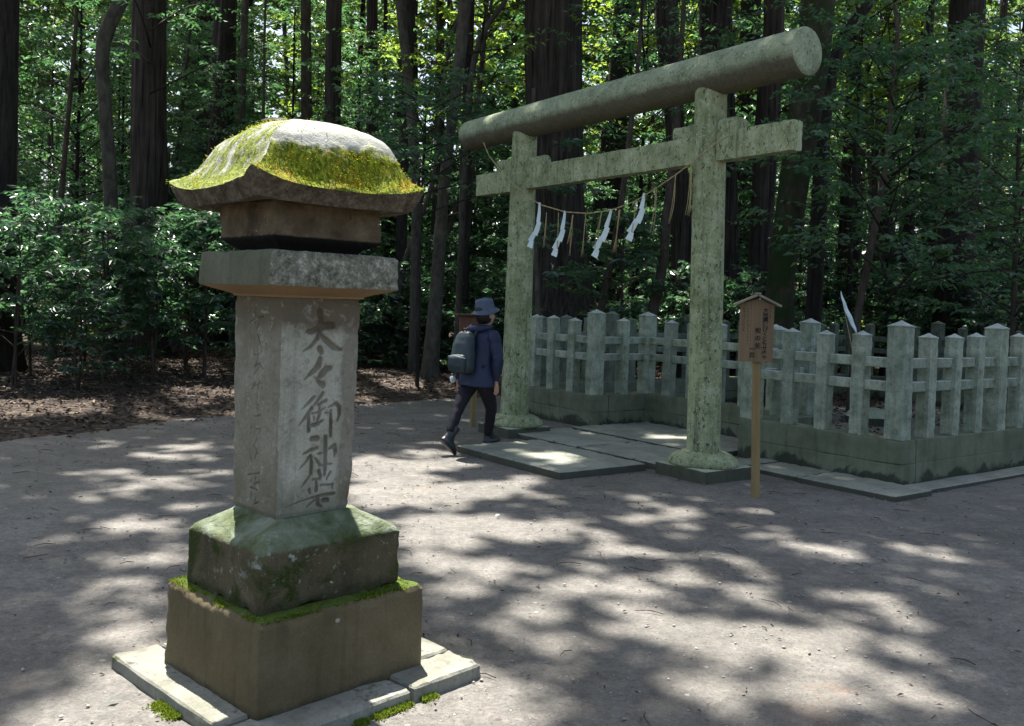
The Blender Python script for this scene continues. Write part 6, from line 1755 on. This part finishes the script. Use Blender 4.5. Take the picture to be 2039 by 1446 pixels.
for (p, q_, w_, n_) in [(foot(-.505, .55), foot(-.505, -.50), .022, 5200), (foot(-.30, -.510), foot(.50, -.512), .014, 3800)]:
    V, F, A_ = moss_strip(p[0], p[1], q_[0], q_[1], w_, n_, 90 + off % 7)
    Vs.append(V); Fs.append(F + off); As.append(A_); off += len(V)
tag(obj('moss', mesh_np('moss', np.concatenate(Vs), np.concatenate(Fs), False, {'tint': np.concatenate(As)}), leafmat('bright_moss', [(0, (.05, .085, .008)), (.5, (.11, .17, .015)), (1, (.20, .26, .03))], .25, .8, .1, (.4, .5, .05))), 'bright green moss growing along the foot slabs of the monument', 'moss', kind='stuff')
for x, y, s, m, lab in [(-1.42, 3.42, .05, 'leaf_mid', 'single green leaf lying on the earth left of the monument slabs'), (.02, 6.65, .05, 'paper', 'small white petal lying on the sunlit earth right of the monument')]:
    V, F, A_ = leaves_np(np.array([[0, 0, .008]]), unit(np.array([[.6, .7, .2]])), unit(np.array([[-.1, -.2, 1.0]])), np.array([s]), np.array([s * .5]), np.array([.6]))
    tag(obj('fallen_leaf', mesh_np('fallen_leaf', V, F, False, {'tint': A_}), MAT[m], None, (x, y, .004)), lab, 'leaf')

# ------------------------------------------------------------------ tell the bushes apart by what stands in line with them
MARKS = [(-.43, 'the thick cedar at the left'), (-.36, 'the left slope of the monument roof'), (-.28, 'the olive pole tree'), (-.17, 'the right half of the monument roof'), (-.11, 'the forked grey tree'),
         (-.06, 'the bent grey tree'), (-.02, 'the notice board'), (.02, 'the far torii post'), (.075, 'the great cedar'), (.125, 'the thin curved trunk'), (.175, 'the pale swaying trunk'),
         (.222, 'the near torii post'), (.29, 'the wooden sign'), (.345, 'the mossy leaning trunk'), (.40, 'the thin brown sapling'), (.45, 'the tall right corner post of the fence'), (.56, 'the far right end of the fence'), (-.55, 'the far left edge of the wood'), (.68, 'the right edge of the wood')]
WORD = ['nearest', 'second', 'third', 'fourth', 'fifth', 'sixth', 'seventh', 'eighth', 'ninth', 'tenth', 'eleventh', 'twelfth']
SHORT = {G1: 'glossy litter bush', G2: 'dark back bush', G3: 'green fence bush', GR: 'outer fence bush', G6: 'low shaded bush', G4: 'layered evergreen', G7: 'slim crooked tree'}
by = {}
for o, lab, grp, x, y in PLACED:
    if grp in SHORT:
        m = min(MARKS, key=lambda q: abs(q[0] - x / y))[1]
        by.setdefault((grp, m), []).append((math.hypot(x, y), o))
for (grp, m), lst in by.items():
    lst.sort(key=lambda q: q[0])
    for i, (_, o) in enumerate(lst):
        o['label'] = SHORT[grp] + ' in line with ' + m + (', ' + WORD[min(i, 11)] + (' nearest' if i else '') if len(lst) > 1 else '')
